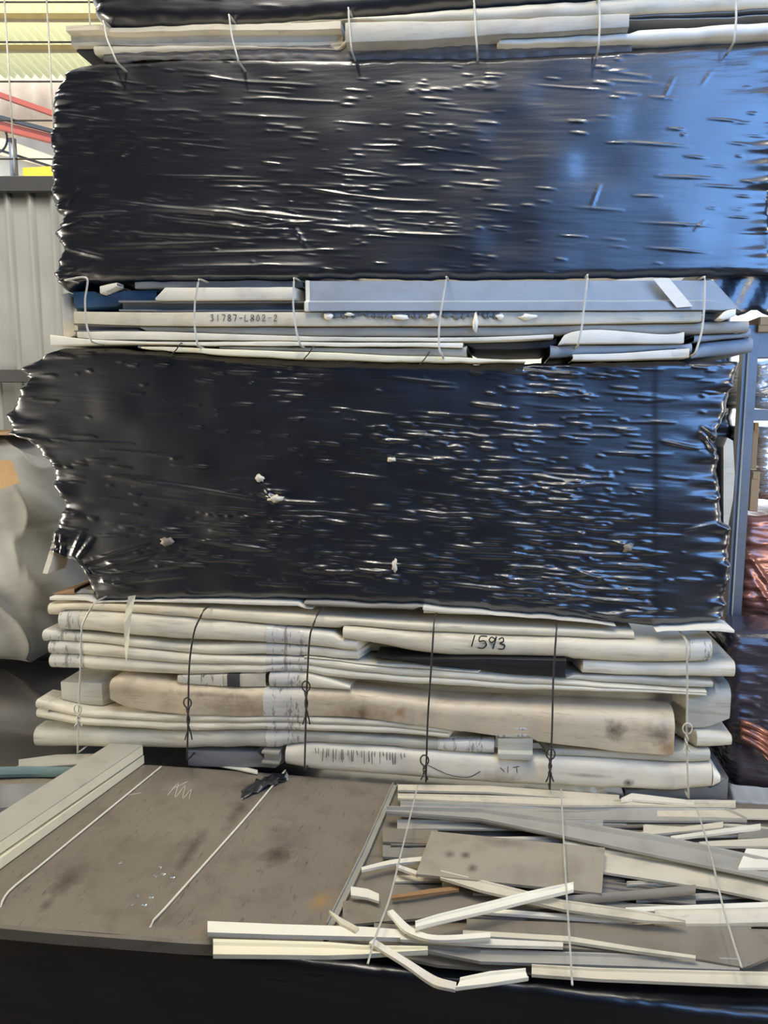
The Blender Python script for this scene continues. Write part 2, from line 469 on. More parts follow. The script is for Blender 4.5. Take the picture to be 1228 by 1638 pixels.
def film_bale(name, left, right, top, bot, Y, depth, mat, label, cat='bale', group=None, nx=380, nz=300, seed=1, folds=(),
              n_dash=900, dash_amp=.002, base_amp=.0005, radius=.05, bulge=.012, tilt=-.06, side_amp=.012, creases=(), skew=0., calm=9999):
    """front face given by its four outlines in the photo, wrapped round a block of real depth"""
    r = np.random.default_rng(seed)
    left, right, top, bot = (np.array(a, float) for a in (left, right, top, bot))
    v = np.linspace(0, 1, nz); u = np.linspace(0, 1, nx)
    yl = left[:, 1]; tl = (yl - yl[0]) / (yl[-1] - yl[0])
    yr = right[:, 1]; tr_ = (yr - yr[0]) / (yr[-1] - yr[0])
    L = np.interp(v, tl, left[:, 0]); R = np.interp(v, tr_, right[:, 0])
    L = L + 3.4 * vnoise(v * 75, v * 0, seed + 5) * np.abs(vnoise(v * 30, v * 0 + 9, seed + 15)) + 1.2 * vnoise(v * 120, v * 0, seed + 16); R = R + 2.0 * vnoise(v * 60, v * 0 + 3, seed + 6)
    U, V = np.meshgrid(u, v)                            # rows go down
    PX = L[:, None] * (1 - U) + R[:, None] * U
    Tt = np.interp(PX, top[:, 0], top[:, 1]); Bb = np.interp(PX, bot[:, 0], bot[:, 1])
    Bb = Bb + 1.5 * vnoise(PX / 18, PX * 0, seed + 8); Tt = Tt + 1.2 * vnoise(PX / 20, PX * 0 + 2, seed + 9)
    PY = Tt * (1 - V) + Bb * V
    dx = (PX - W / 2) / FPX; dy = -(PY - H / 2) / FPX
    D = np.stack([dx, dy, -np.ones_like(dx)], -1) @ np.array(ROT).T
    T = Y / D[..., 1]
    X = D[..., 0] * T; Z = CAMZ + D[..., 2] * T
    mpp = Y / FPX
    h = bulge * vnoise(X * 2.2 + 40, Z * 3 + 10, seed) + bulge * .4 * vnoise(X * 7 + 30, Z * 9 + 20, seed + 1)
    Zs = Z - X * tilt                                     # streaks fall a little to the right
    s1 = vnoise(X * 4 + 60, Zs * 60 + 9, seed + 2); s2 = vnoise(X * 11 + 60, Zs * 120 + 9, seed + 3)
    env = .55 + .45 * vnoise(X * 2 + 50, Z * 2.5 + 50, seed + 4)
    h = h + base_amp * (s1 + .6 * s2) * env
    for x_ in creases:                                   # an upright edge of the load showing through
        h = h + .002 * np.tanh((PX - x_) / 4) * .5
    def ridge(xa, ya, xb, yb, hw, amp):
        nonlocal h
        j0, j1 = np.searchsorted(PX[nz // 2], [min(xa, xb) - 8, max(xa, xb) + 8])
        j0, j1 = max(j0 - 4, 0), min(j1 + 4, nx)
        if j1 <= j0: return
        px, py = PX[:, j0:j1], PY[:, j0:j1]
        ex, ey = xb - xa, yb - ya; ln = math.hypot(ex, ey) + 1e-6
        t = ((px - xa) * ex + (py - ya) * ey) / ln ** 2
        d = np.abs((px - xa) * ey - (py - ya) * ex) / ln
        e = np.clip(1 - np.abs(2 * t - 1), 0, 1) ** .6 * (np.abs(2 * t - 1) < 1)
        h[:, j0:j1] += amp * np.exp(-(d / hw) ** 2) * e
    x0, x1 = PX.min(), PX.max(); y0, y1 = PY.min(), PY.max()
    cl = [(r.uniform(x0, x1), r.uniform(y0, y1), r.uniform(40, 130), r.uniform(10, 45)) for _ in range(26)]
    for k in range(n_dash):
        if r.random() < .7:
            c_ = cl[r.integers(len(cl))]; cx, cy = r.normal(c_[0], c_[2]), r.normal(c_[1], c_[3])
        else: cx, cy = r.uniform(x0, x1), r.uniform(y0, y1)
        if cx > calm and r.random() < .8: continue
        ln = r.uniform(8, 50) * (1 + (r.random() < .15) * 1.8); sl = -tilt + r.normal(0, .03)
        ridge(cx - ln / 2, cy - ln * sl / 2, cx + ln / 2, cy + ln * sl / 2, r.uniform(1.5, 2.6), dash_amp * r.uniform(.5, 1.5))
    for (xa, ya, xb, yb, hw, amp) in folds: ridge(xa, ya, xb, yb, hw, amp)
    # rounded rim
    du = np.minimum(U, 1 - U) * (R - L)[:, None] * mpp; dv = np.minimum(V, 1 - V) * (Bb - Tt) * mpp
    def rim(d):
        q = np.clip(1 - d / radius, 0, 1); return radius * (1 - np.sqrt(np.clip(1 - q * q, 0, 1)))
    back = rim(du) + rim(dv)
    # gathered pleats near the ends
    edge = np.exp(-du / .05)
    h = h + edge * side_amp * vnoise(Z * 38 + 5, X * 9 + 50, seed + 7)
    YY = Y + back - h + skew * X
    OBST.append((X[0].copy(), Z[0].copy(), X[-1].copy(), Z[-1].copy()))
    verts = np.stack([X, YY, Z], -1).reshape(-1, 3)
    idx = np.arange(nx * nz).reshape(nz, nx)
    F = np.stack([idx[:-1, :-1], idx[1:, :-1], idx[1:, 1:], idx[:-1, 1:]], -1).reshape(-1, 4).tolist()
    ring = np.concatenate([idx[0, :], idx[1:, -1], idx[-1, -2::-1], idx[-2:0:-1, 0]])
    n = len(ring); prev = ring; vl = [verts]; cnt = nx * nz
    cen = verts[ring].mean(0)
    ks = (.012, .03, .07, .14, .24, .36, .5, .66, .83, 1)
    for k in ks:
        P = verts[ring].copy()
        nz_ = vnoise(np.arange(n) / 3.1 + 11, np.full(n, k * 23), seed + 12)
        P[:, 1] = P[:, 1] + depth * k
        dirn = P - cen; dirn[:, 1] = 0
        dirn /= np.linalg.norm(dirn, axis=1)[:, None] + 1e-9
        dirn[:, 2] *= .2
        P += dirn * (nz_ * side_amp * .35 * min(1, k * 8))[:, None]
        vl.append(P); cur = np.arange(cnt, cnt + n); cnt += n
        F += np.stack([prev, np.roll(prev, -1), np.roll(cur, -1), cur], -1).tolist(); prev = cur
    bc = verts[ring].mean(0); bc[1] = verts[ring][:, 1].mean() + depth
    vl.append(bc[None]); F += [(int(prev[i]), int(prev[(i + 1) % n]), cnt) for i in range(n)]
    allv = np.concatenate(vl)
    root = empty(name, ((allv[:, 0].min() + allv[:, 0].max()) / 2, Y + depth / 2, allv[:, 2].min()))
    tag(root, label, cat, group)
    o = mesh_obj('wrapping_film', allv, F, mat, root); fix_normals(o)
    def surf(px, py):
        k = np.argmin((PX - px) ** 2 + (PY - py) ** 2)
        return Vector(verts[k])
    return root, surf


def patch(root, surf, cx, cy, rx, ry, mat, name='torn_patch', label=None, seed=0, lift=.004):
    """a ragged piece of the load poking out through the film"""
    r = np.random.default_rng(seed); n = 14
    V = [surf(cx, cy) + Vector((0, -lift - .006, 0))]
    rad = 1 + r.uniform(-.3, .3, n)
    mpp = V[0].y / FPX
    for ring, dy in ((.55, -.004), (1, .004)):
        for k in range(n):
            a = 2 * math.pi * k / n
            V.append(V[0] + Vector((math.cos(a) * rx * rad[k] * ring * mpp, .006 + dy + r.uniform(-.003, .003) + .006 * (ring == 1), math.sin(a) * ry * rad[k] * ring * mpp)))
    F = [(0, 1 + k, 1 + (k + 1) % n) for k in range(n)] + [(1 + k, 1 + n + k, 1 + n + (k + 1) % n, 1 + (k + 1) % n) for k in range(n)]
    o = mesh_obj(name, V, F, mat, root)
    md = o.modifiers.new('thickness', 'SOLIDIFY'); md.thickness = .003; md.offset = 0
    if label: o['label'] = label
    return o


film_bale('wrapped_bale', [(138, -230), (142, 0), (148, 20), (168, 40)], [(1420, -230), (1420, -20)],
          [(0, -230), (1500, -260)], [(138, 42), (300, 36), (420, 33), (560, 22), (760, 4), (1000, -14), (1420, -40)],
          YF - .03, .95, M['film'], 'highest black film bale, only its bottom edge showing at the top of the photo',
          group='black film bales in the stack', nx=240, nz=120, seed=21, n_dash=200, side_amp=.02)

folds1 = [(150, 318, 620, 372, 3.2, .006), (200, 330, 480, 346, 4, .008), (110, 345, 200, 338, 3, .008), (95, 368, 130, 350, 3, .008),
          (235, 345, 470, 372, 3, .006), (170, 372, 420, 384, 3.2, .006), (150, 395, 400, 386, 4, .009), (165, 408, 560, 400, 3, .006),
          (100, 395, 170, 412, 3.4, .008), (180, 428, 520, 424, 3, .005), (330, 330, 560, 356, 2.6, .005), (400, 362, 520, 352, 2.4, .005),
          (480, 300, 560, 312, 2.4, .005), (560, 318, 700, 322, 2.2, .004), (600, 338, 720, 342, 2.2, .004), (610, 372, 740, 378, 2.4, .005),
          (150, 440, 480, 441, 2.4, .005), (490, 398, 470, 360, 2.2, .006), (250, 280, 420, 284, 2.2, .004), (330, 298, 420, 300, 2.2, .004),
          (100, 440, 150, 420, 3, .008), (105, 330, 125, 300, 3, .008), (945, 333, 960, 292, 1.8, .003), (1010, 312, 1060, 313, 1.8, .0025),
          (1030, 395, 1140, 404, 2.2, .003), (1110, 370, 1130, 350, 2.2, .003), (1060, 160, 1080, 120, 2, .002), (1120, 140, 1140, 110, 2, .002)]
bale1, surf1 = film_bale('wrapped_bale', [(105, 104), (102, 122), (84, 140), (77, 160), (84, 182), (76, 215), (80, 235), (75, 252), (82, 270), (77, 290),
                                          (82, 325), (93, 350), (80, 368), (97, 392), (80, 430), (96, 462)],
                         [(1275, 62), (1258, 180), (1246, 250), (1238, 330), (1242, 400), (1248, 440)],
                         [(60, 112), (105, 104), (150, 97), (300, 88), (560, 92), (820, 88), (1000, 76), (1262, 60)],
                         [(60, 470), (97, 464), (130, 448), (300, 446), (500, 444), (800, 445), (1100, 440), (1262, 438)],
                         YF, .95, M['film'], 'black film bale with long bright folds, between the uppermost and middle scrap bundles',
                         group='black film bales in the stack', seed=3, folds=folds1, n_dash=950, side_amp=.02, radius=.03, calm=800)
a = [(x, 436) for x in range(1120, 1281, 10)]
V = []
for i, (x, y) in enumerate(a):
    for j in range(8):
        yy = y + (64 + 5 * math.sin(i * 1.3)) * j / 7 * min(1, .35 + i / 6)
        V.append(at(x + 2 * math.sin(j + i), yy, YF + .07) + Vector((0, -.008 * math.sin(i * 1.1 + j * .5), 0)))
F = [(i * 8 + j, i * 8 + j + 1, i * 8 + j + 9, i * 8 + j + 8) for i in range(len(a) - 1) for j in range(7)]
o = mesh_obj('hanging_film', V, F, M['film'], bale1); md = o.modifiers.new('thickness', 'SOLIDIFY'); md.thickness = .002
o['label'] = 'loose film hanging behind the bundle below'
folds2 = [(120, 905, 240, 868, 3, .006), (128, 915, 250, 885, 3, .006), (118, 900, 150, 858, 3, .007), (112, 895, 132, 850, 3, .007),
          (130, 920, 290, 905, 3, .006), (150, 935, 300, 920, 3, .006), (130, 925, 220, 940, 3, .005),
          (85, 905, 90, 850, 3, .008), (95, 915, 100, 850, 3, .008), (170, 762, 330, 790, 4, .007), (240, 770, 420, 800, 3, .005),
          (1118, 690, 1150, 725, 3, .01), (1122, 682, 1156, 712, 3, .01), (1130, 705, 1145, 730, 3, .01),
          (900, 905, 975, 930, 2.6, .006), (905, 945, 940, 950, 2.4, .006), (830, 905, 960, 922, 2.6, .005),
          (1055, 705, 1120, 718, 2.6, .006), (1090, 850, 1150, 835, 2.4, .006), (940, 958, 1040, 965, 2.6, .006), (960, 985, 1050, 975, 2.6, .006),
          (300, 862, 440, 880, 2.6, .005), (850, 760, 900, 768, 2.4, .006), (1000, 780, 1046, 783, 2.2, .005)]
bale2, surf2 = film_bale('wrapped_bale', [(100, 556), (70, 562), (44, 570), (28, 580), (40, 598), (26, 628), (4, 656), (12, 672), (8, 692), (40, 708), (58, 730),
                                          (78, 765), (76, 790), (90, 812), (94, 838), (86, 862), (72, 912), (96, 918), (124, 922), (140, 950), (150, 962)],
                         [(1188, 578), (1172, 625), (1166, 660), (1150, 690), (1154, 800), (1160, 838), (1172, 850), (1170, 920), (1162, 988), (1155, 1000)],
                         [(0, 575), (60, 566), (100, 556), (180, 557), (300, 565), (500, 578), (760, 582), (1000, 578), (1200, 576)],
                         [(0, 935), (70, 925), (124, 938), (150, 962), (300, 958), (480, 960), (680, 968), (900, 988), (1040, 1004), (1165, 996), (1200, 990)],
                         YF, .95, M['film'], 'black film bale with jagged left end, below the middle scrap bundle',
                         group='black film bales in the stack', seed=9, folds=[(*f[:5], f[5] * 1.5) for f in folds2] + [(410, 790, 460, 800, 3, .01), (425, 780, 440, 808, 3, .01), (415, 800, 530, 806, 2.4, .008), (450, 632, 490, 634, 2.4, .008), (640, 694, 700, 697, 2.2, .008), (750, 645, 810, 652, 3, .009)], n_dash=1700, dash_amp=.0036, side_amp=.02, radius=.03, creases=(1048,), calm=1040)
for i, (cx, cy, rx, ry, l) in enumerate([(417, 766, 9, 7, 'small white tear'), (440, 797, 14, 6, 'pale crumpled tear'), (626, 735, 9, 4, 'pale beige tear'),
                                         (630, 905, 5, 13, 'upright white tear'), (264, 866, 13, 9, 'beige torn hole'), (1003, 876, 8, 8, 'round beige tear')]):
    patch(bale2, surf2, cx, cy, rx, ry, M['cream'] if i not in (4, 5) else M['tan'], label=l, seed=i)
# pale sheet edge showing at the bale's right end, and a white scrap at its lower left corner
a = [(1157, 715), (1163, 700), (1172, 705), (1175, 760), (1172, 800), (1164, 842), (1157, 838)]
V = [at(x, y, YF + .03) for x, y in a] + [at(x, y, YF + .03) + Vector((0, .5, 0)) for x, y in a]
n = len(a); F = [tuple(range(n)), tuple(range(2 * n - 1, n - 1, -1))] + [(k, (k + 1) % n, n + (k + 1) % n, n + k) for k in range(n)]
o = mesh_obj('exposed_sheet', V, F, M['cream'], bale2, smooth=False); o['label'] = 'pale sheet edge outside the film'; fix_normals(o)
a = [(68, 917), (78, 885), (86, 860), (90, 870), (82, 900), (76, 918)]
V = [at(x, y, YF + .02) for x, y in a] + [at(x, y, YF + .02) + Vector((0, .12, 0)) for x, y in a]
n = len(a); F = [tuple(range(n)), tuple(range(2 * n - 1, n - 1, -1))] + [(k, (k + 1) % n, n + (k + 1) % n, n + k) for k in range(n)]
o = mesh_obj('loose_flap', V, F, M['white'], bale2, smooth=False); o['label'] = 'white flap sticking out'; fix_normals(o)

# the lowest bale: film front, the load lies on top of it
yfl = at(600, 1600, YB)
YBF = YB + .02
edge = [proj((x, YBF, ZT - .034)) for x in np.linspace(-1.75, 2.2, 12)]
foot = [proj((x, YBF, .02)) for x in (-1.75, 2.2)]
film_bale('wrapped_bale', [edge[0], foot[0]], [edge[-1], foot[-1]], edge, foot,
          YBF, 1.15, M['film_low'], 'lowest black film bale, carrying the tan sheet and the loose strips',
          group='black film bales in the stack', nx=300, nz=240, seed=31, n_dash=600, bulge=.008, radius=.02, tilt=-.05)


# ------------------------------------------------------------------ long scrap panels seen edge on
def sect(kind, h, D):
    """cross-section (depth, height) from the bottom front, going up the front and round the back"""
    def arc(cx, cz, r, a0, a1, n=5):
        return [(cx + r * math.cos(a), cz + r * math.sin(a)) for a in np.linspace(math.radians(a0), math.radians(a1), n)]
    if kind == 'tube':
        r = min(.46 * h, .035)
        return arc(r, r, r, 270, 180, 6) + arc(r, h - r, r, 180, 90, 6) + arc(D - r, h - r, r, 90, 0, 3) + arc(D - r, r, r, 0, -90, 3)
    if kind == 'fold':
        g = h * .52; r1 = g * .48; r2 = (h - g) * .48
        return arc(r1, r1, r1, 270, 180, 4) + arc(r1, g - r1, r1, 180, 100, 4) + [(min(.03, r1 * 1.5), g)] + arc(r2, g + r2, r2, 260, 180, 4) + arc(r2, h - r2, r2, 180, 90, 4) + [(D, h), (D, 0)]
    if kind == 'channel':
        t = max(.16 * h, .003)
        return [(0, 0), (0, t), (.03, t), (.03, h - t), (0, h - t), (0, h), (D, h), (D, 0)]
    if kind == 'lip':
        return [(.03, 0), (.03, .6 * h), (.004, .63 * h), (0, .66 * h), (0, .97 * h), (.004, h), (D, h), (D, 0)]
    if kind == 'foot':
        return [(0, 0), (0, .28 * h), (.02, .36 * h), (.02, h), (D, h), (D, 0)]
    if kind == 'curve':                         # a rounded upper half over a flat one
        r = .42 * h
        return [(.006, 0), (.003, .1 * h), (.003, h - r)] + arc(r, h - r, r, 180, 90, 6)[1:] + [(D, h), (D, 0)]
    r = min(.16 * h, .004)
    return arc(r, r, r, 270, 180, 3) + arc(r, h - r, r, 180, 90, 3) + [(D, h), (D, 0)]


def spots_local(spots, Y, base):
    out = []
    for (px, py, rx, ry, colr, stg) in spots:
        p = at(px, py, Y); m_ = Y / FPX
        out.append(((p.x - base[0], p.y - base[1], p.z - base[2]), (rx * m_ * 1.45, .2, ry * m_ * 1.6), colr, stg))
    return out


SEED = [100]
LAID = []                                               # what already lies in the bundles: x, bottom, top


def panel(name, st, Y, D, kind, mat, label, cat, group=None, wob=.0022, bands=(), spots=(), mat_args=None, hollow=True, ydent=.004, step=14):
    SEED[0] += 1; sd = SEED[0]
    o = bpy.data.objects.new(name, bpy.data.meshes.new(name)); COL.objects.link(o)
    tag(o, label, cat, group)
    BUNDLE.append(dict(o=o, st=st, Y=Y, D=min(D, .12) if Y < YF - .036 else D, kind=kind, mat=mat, wob=wob, sd=sd, bands=bands, spots=spots, ma=mat_args, hollow=hollow, yd=ydent, step=step))
    return o


BUNDLE = []


def settle():
    """lay the panels of one bundle against each other, front ones first, so that none runs through another"""
    for b in sorted(BUNDLE, key=lambda q: q['Y']):
        o, Y = b['o'], b['Y']
        s_ = np.array(b['st'], float)
        n = max(4, int((s_[-1, 0] - s_[0, 0]) / b['step']))
        P = catmull(s_, n)
        if not b['hollow']:                             # straight cut pieces
            g = np.unique(np.r_[np.linspace(s_[0, 0], s_[-1, 0], n), s_[:, 0]])
            P = np.stack([g, np.interp(g, s_[:, 0], s_[:, 1]), np.interp(g, s_[:, 0], s_[:, 2])], -1); n = len(g)
        sd = b['sd']
        z = P[:, 0] * 0; w1 = vnoise(P[:, 0] / 55 + 20, z + sd % 90, sd); w2 = vnoise(P[:, 0] / 90 + 20, z + sd % 90 + 3, sd + 1)
        w3 = vnoise(P[:, 0] / 30 + 20, z + sd % 90 + 7, sd + 2)
        A = [at(p[0], p[2], Y) for p in P]; B = [at(p[0], p[1], Y) for p in P]
        x = np.array([(a.x + c.x) / 2 for a, c in zip(A, B)])
        lo = np.array([a.z for a in A]) + b['wob'] * w1; hi = np.array([c.z for c in B]) + b['wob'] * w2
        hi = np.maximum(hi, lo + .0025); yb_ = np.zeros(n)
        for (ox, olo, ohi, y0, y1) in LAID + LAID[::-1]:
            if y1 < Y or y0 > Y + b['D']: continue
            k = (x > ox[0] - .01) & (x < ox[-1] + .01)
            if not k.any(): continue
            l_, h_ = np.interp(x, ox, olo) - .0025, np.interp(x, ox, ohi) + .0025
            hit = k & (lo < h_) & (hi > l_)
            if not hit.any(): continue
            left_ = np.where(hit, np.maximum(hi - h_, l_ - lo) / (hi - lo), 1)
            deep = hit & (left_ < .5)
            if y1 - y0 < .2 and deep.any():
                d2 = deep | np.r_[deep[1:], False] | np.r_[False, deep[:-1]]
                yb_ = np.where(d2, np.maximum(yb_, y1 + .008 - Y), yb_); hit = hit & ~d2
                if not hit.any(): continue
            up = ((hi - h_)[hit]).mean() > ((l_ - lo)[hit]).mean()
            if up: lo = np.where(hit, np.maximum(lo, h_), lo); hi = np.where(hit, np.maximum(hi, lo + .002), hi)
            else: hi = np.where(hit, np.minimum(hi, l_), hi); lo = np.where(hit, np.minimum(lo, hi - .002), lo)
        LAID.append((x, lo, hi, Y, Y + b['D']))
        def make(xx, l2, h2, Yv, D, kind, hollow):
            n2 = len(xx); n0 = len(sect(kind, .05, D)); V = []
            for i in range(n2):
                for (d, zz) in sect(kind, h2[i] - l2[i], D): V.append((xx[i], Yv[i] + d, l2[i] + zz))
            F = [(i * n0 + k, i * n0 + (k + 1) % n0, (i + 1) * n0 + (k + 1) % n0, (i + 1) * n0 + k) for i in range(n2 - 1) for k in range(n0)]
            for e, sg in ((0, 1), (n2 - 1, -1)):          # recessed open ends
                ring = [e * n0 + k for k in range(n0)]
                if hollow and kind in ('tube', 'fold', 'curve', 'box') and h2[e] - l2[e] > .012:
                    pts = np.array([V[k] for k in ring]); c = pts.mean(0)
                    hh = pts[:, 2].max() - pts[:, 2].min(); t = min(.006, hh * .18)
                    inn = pts.copy()
                    inn[:, 2] = c[2] + (pts[:, 2] - c[2]) * (1 - 2 * t / hh); inn[:, 1] = c[1] + (pts[:, 1] - c[1]) * (1 - 2 * t / D)
                    b0 = len(V); V += [tuple(q) for q in inn]
                    inn2 = inn.copy(); inn2[:, 0] += sg * min(.05, .3 * (xx[-1] - xx[0])); b1 = len(V); V += [tuple(q) for q in inn2]
                    for k in range(n0):
                        k2 = (k + 1) % n0
                        F.append((ring[k], ring[k2], b0 + k2, b0 + k)); F.append((b0 + k, b0 + k2, b1 + k2, b1 + k))
                    F.append(tuple(b1 + k for k in range(n0)))
                else: F.append(tuple(ring))
            return V, F
        def fill(ob, V, F, mat):
            v = np.array(V); lo_, hi_ = v.min(0), v.max(0); base = np.array([(lo_[0] + hi_[0]) / 2, (lo_[1] + hi_[1]) / 2, lo_[2]])
            me = ob.data; me.from_pydata((v - base).tolist(), [], [tuple(int(i) for i in f) for f in F]); me.validate(); me.update()
            me.polygons.foreach_set('use_smooth', [True] * len(me.polygons)); me.materials.append(mat)
            fix_normals(ob); me.set_sharp_from_angle(angle=math.radians(38))
            return Vector(base)
        mt = M[b['mat']] if isinstance(b['mat'], str) else b['mat']
        V, F = make(x, lo, hi, Y + b['yd'] * w3 + yb_, b['D'], b['kind'], b['hollow'])
        o.location = fill(o, V, F, mt)
        if b['spots']:
            a = dict(b['ma'] or {}); c_ = a.pop('col', (204, 198, 182))
            o.data.materials[0] = painted(o.name + '_metal', c_, spots=spots_local(b['spots'], Y, o.location), **a)
        for c_ in list(o.children): c_.location = c_.location - o.location
        for (xa, xb, mname, pname, lab) in b['bands']:
            X0 = np.interp(xa, P[:, 0], x); X1 = np.interp(xb, P[:, 0], x)
            xx = np.linspace(X0, X1, max(5, int((xb - xa) / 4))); m_ = len(xx)
            l2, h2 = np.interp(xx, x, lo) - .001, np.interp(xx, x, hi) + .001
            yv = np.interp(xx, x, Y + b['yd'] * w3) - .0022 + .0012 * vnoise(np.arange(m_) / 1.7 + 3, np.zeros(m_) + 5, sd + 9)
            V, F = make(xx, l2, h2, yv, b['D'] * .5, b['kind'], False)
            ch = bpy.data.objects.new(pname, bpy.data.meshes.new(pname)); COL.objects.link(ch); ch.parent = o
            ch.location = fill(ch, V, F, M[mname]) - o.location
            if lab: ch['label'] = lab
    BUNDLE.clear()


for (xt, zt, xb_, zb_) in OBST[:4]:                     # the film bales above and below
    g = np.linspace(-1.75, 2.2, 160)
    LAID.append((g, np.where((g > xb_[0]) & (g < xb_[-1]), np.interp(g, xb_, zb_), 9), np.where((g > xt[0]) & (g < xt[-1]), np.interp(g, xt, zt), -9), YF - .2, YF + 1))


def wire(name, pts, Y, r, mat, label, group, parent=None, tuck=.06, knots=(), cat='tie wire'):
    """a tie wire seen on the front of a bundle; its ends turn back into the bundle"""
    P = [at(x, y, Y) for x, y in pts]
    C = catmull([tuple(p) for p in P], max(8, len(P) * 5))
    pts3 = [C[0] + np.array([0, tuck * 1.4, .004]), C[0] + np.array([0, tuck * .4, .003])] + list(C) + [C[-1] + np.array([0, tuck * .4, -.003]), C[-1] + np.array([0, tuck * 1.4, -.004])]
    v, f = tube_vf(pts3, r)
    o = mesh_obj(name, v, f, M[mat]); tag(o, label, cat, group)
    for (kx, ky, ln) in knots:                            # twisted pigtail of the tie
        V, F = [], []
        c = at(kx, ky, Y - .006); m_ = Y / FPX
        for ph, en in ((0, 1), (math.pi, -1)):
            path = []
            for t in np.linspace(0, 1, 26):
                a = ph + t * 9
                path.append(c + Vector((math.cos(a) * .0045 + en * .035 * max(0, t - .75) * 2, -.004 + math.sin(a) * .0045 - .02 * max(0, t - .8), -t * ln * m_)))
            v, f = tube_vf(path, r * .8, 6)
            F += [tuple(i + len(V) for i in q) for q in f]; V += v
        loop = [c + Vector((math.cos(a) * 7 * m_, -.006, 8 * m_ + math.sin(a) * 9 * m_)) for a in np.linspace(-1.4, 4.5, 18)]
        v, f = tube_vf(loop, r * .8, 6); F += [tuple(i + len(V) for i in q) for q in f]; V += v
        mesh_obj('twisted_knot', V, F, M[mat], o)
    return o


def strokes(parent, lines, Y, r, mat, name='handwriting', label=None, n=3):
    V, F = [], []
    for l in lines:
        C = catmull([tuple(at(x, y, Y)) for x, y in l], max(3, n * len(l)))
        v, f = tube_vf(list(C), r, 6)
        F += [tuple(i + len(V) for i in q) for q in f]; V += v
    o = mesh_obj(name, V, F, M[mat], parent)
    if label: o['label'] = label
    return o


# ---- uppermost bundle
G1 = 'panels of the uppermost bundle'
Y1 = YF - .02
panel('scrap_channel', [(106, 40, 66), (300, 37, 66), (545, 34, 72)], Y1, .6, 'lip', 'cream', 'long cream channel at the left half of the uppermost bundle', 'scrap channel', G1)
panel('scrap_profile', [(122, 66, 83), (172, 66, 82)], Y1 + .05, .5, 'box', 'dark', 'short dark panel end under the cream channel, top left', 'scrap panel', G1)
panel('scrap_profile', [(150, 68, 86), (330, 67, 80), (552, 62, 73)], Y1 + .02, .6, 'tube', 'cream', 'beige rounded panel right above the dark padded sheet, left half of the uppermost bundle', 'scrap panel', G1)
panel('scrap_profile', [(412, 22, 34), (760, 8, 29), (1000, -6, 20), (1320, -26, 4)], Y1 + .01, .6, 'tube', 'cream', 'topmost cream panel at the photo\'s upper edge', 'scrap panel', G1)
panel('scrap_box_section', [(552, 36, 68), (700, 33, 62), (1006, 22, 43)], Y1 - .03, .5, 'box', 'grey', 'grey box section with a square cut end in the uppermost bundle', 'box section', G1)
panel('scrap_profile', [(556, 68, 74), (700, 61, 72), (900, 52, 68), (1300, 30, 50)], Y1 - .005, .6, 'tube', 'white', 'long white panel under the grey box section', 'scrap panel', G1)
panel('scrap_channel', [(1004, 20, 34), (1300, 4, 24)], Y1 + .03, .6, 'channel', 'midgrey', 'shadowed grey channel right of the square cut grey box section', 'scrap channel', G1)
# padded dark sheet between it and the bale
V, F = [], []
nx_, nz_ = 220, 16
for i in range(nx_ + 1):
    x = 165 + (1010 - 165) * i / nx_
    yt_ = np.interp(x, [165, 330, 560, 820, 1010], [82, 76, 72, 68, 58]); yb_ = np.interp(x, [165, 330, 560, 820, 1010], [97, 95, 98, 95, 84])
    for j in range(nz_ + 1):
        y = yt_ + (yb_ - yt_) * j / nz_
        p = at(x, y, Y1 + .03)
        p.y -= .006 * abs(math.sin(x / 11 + 2 * math.sin(x / 60))) * abs(math.sin(j / nz_ * 2 * math.pi + .6 * math.sin(x / 23)))
        V.append(p)
for i in range(nx_):
    for j in range(nz_):
        k = i * (nz_ + 1) + j
        F.append((k, k + 1, k + nz_ + 2, k + nz_ + 1))
o = mesh_obj('padded_sheet', V, F, M['dark_pad']); md = o.modifiers.new('thickness', 'SOLIDIFY'); md.thickness = .02; md.offset = -1
tag(o, 'dark padded sheet squeezed under the uppermost bundle', 'sheet')
settle()
GW1 = 'tie wires on the uppermost bundle'
for pts, lab in (([(165, 34), (170, 60), (186, 98)], 'first pale tie wire from the left on the uppermost bundle'),
                 ([(366, 24), (371, 60), (381, 97)], 'second pale tie wire from the left on the uppermost bundle'),
                 ([(557, 13), (559, 50), (562, 80)], 'third pale tie wire from the left on the uppermost bundle'),
                 ([(758, 2), (760, 45), (763, 80)], 'fourth pale tie wire from the left on the uppermost bundle'),
                 ([(958, -10), (959, 40), (957, 76)], 'fifth pale tie wire from the left on the uppermost bundle'),
                 ([(1176, -20), (1177, 30), (1174, 66)], 'rightmost pale tie wire on the uppermost bundle')):
    wire('tie_wire', pts, Y1 - .045, .0035, 'wire_pale', lab, GW1)

# ---- middle bundle
G2 = 'panels of the middle bundle'
Y2 = YF - .02
panel('mitred_channel', [(486, 448, 497), (700, 448, 497), (1000, 447, 496), (1142, 447, 495), (1186, 494, 497)], Y2 - .02, .6, 'foot', 'blue_grey',
      'wide cool grey panel with a mitred right end in the middle bundle', 'scrap panel', G2, wob=.0006, hollow=False, ydent=.001, step=10,
      bands=((487, 493, 'white', 'scuffed_edge', 'white scuffed end'),))
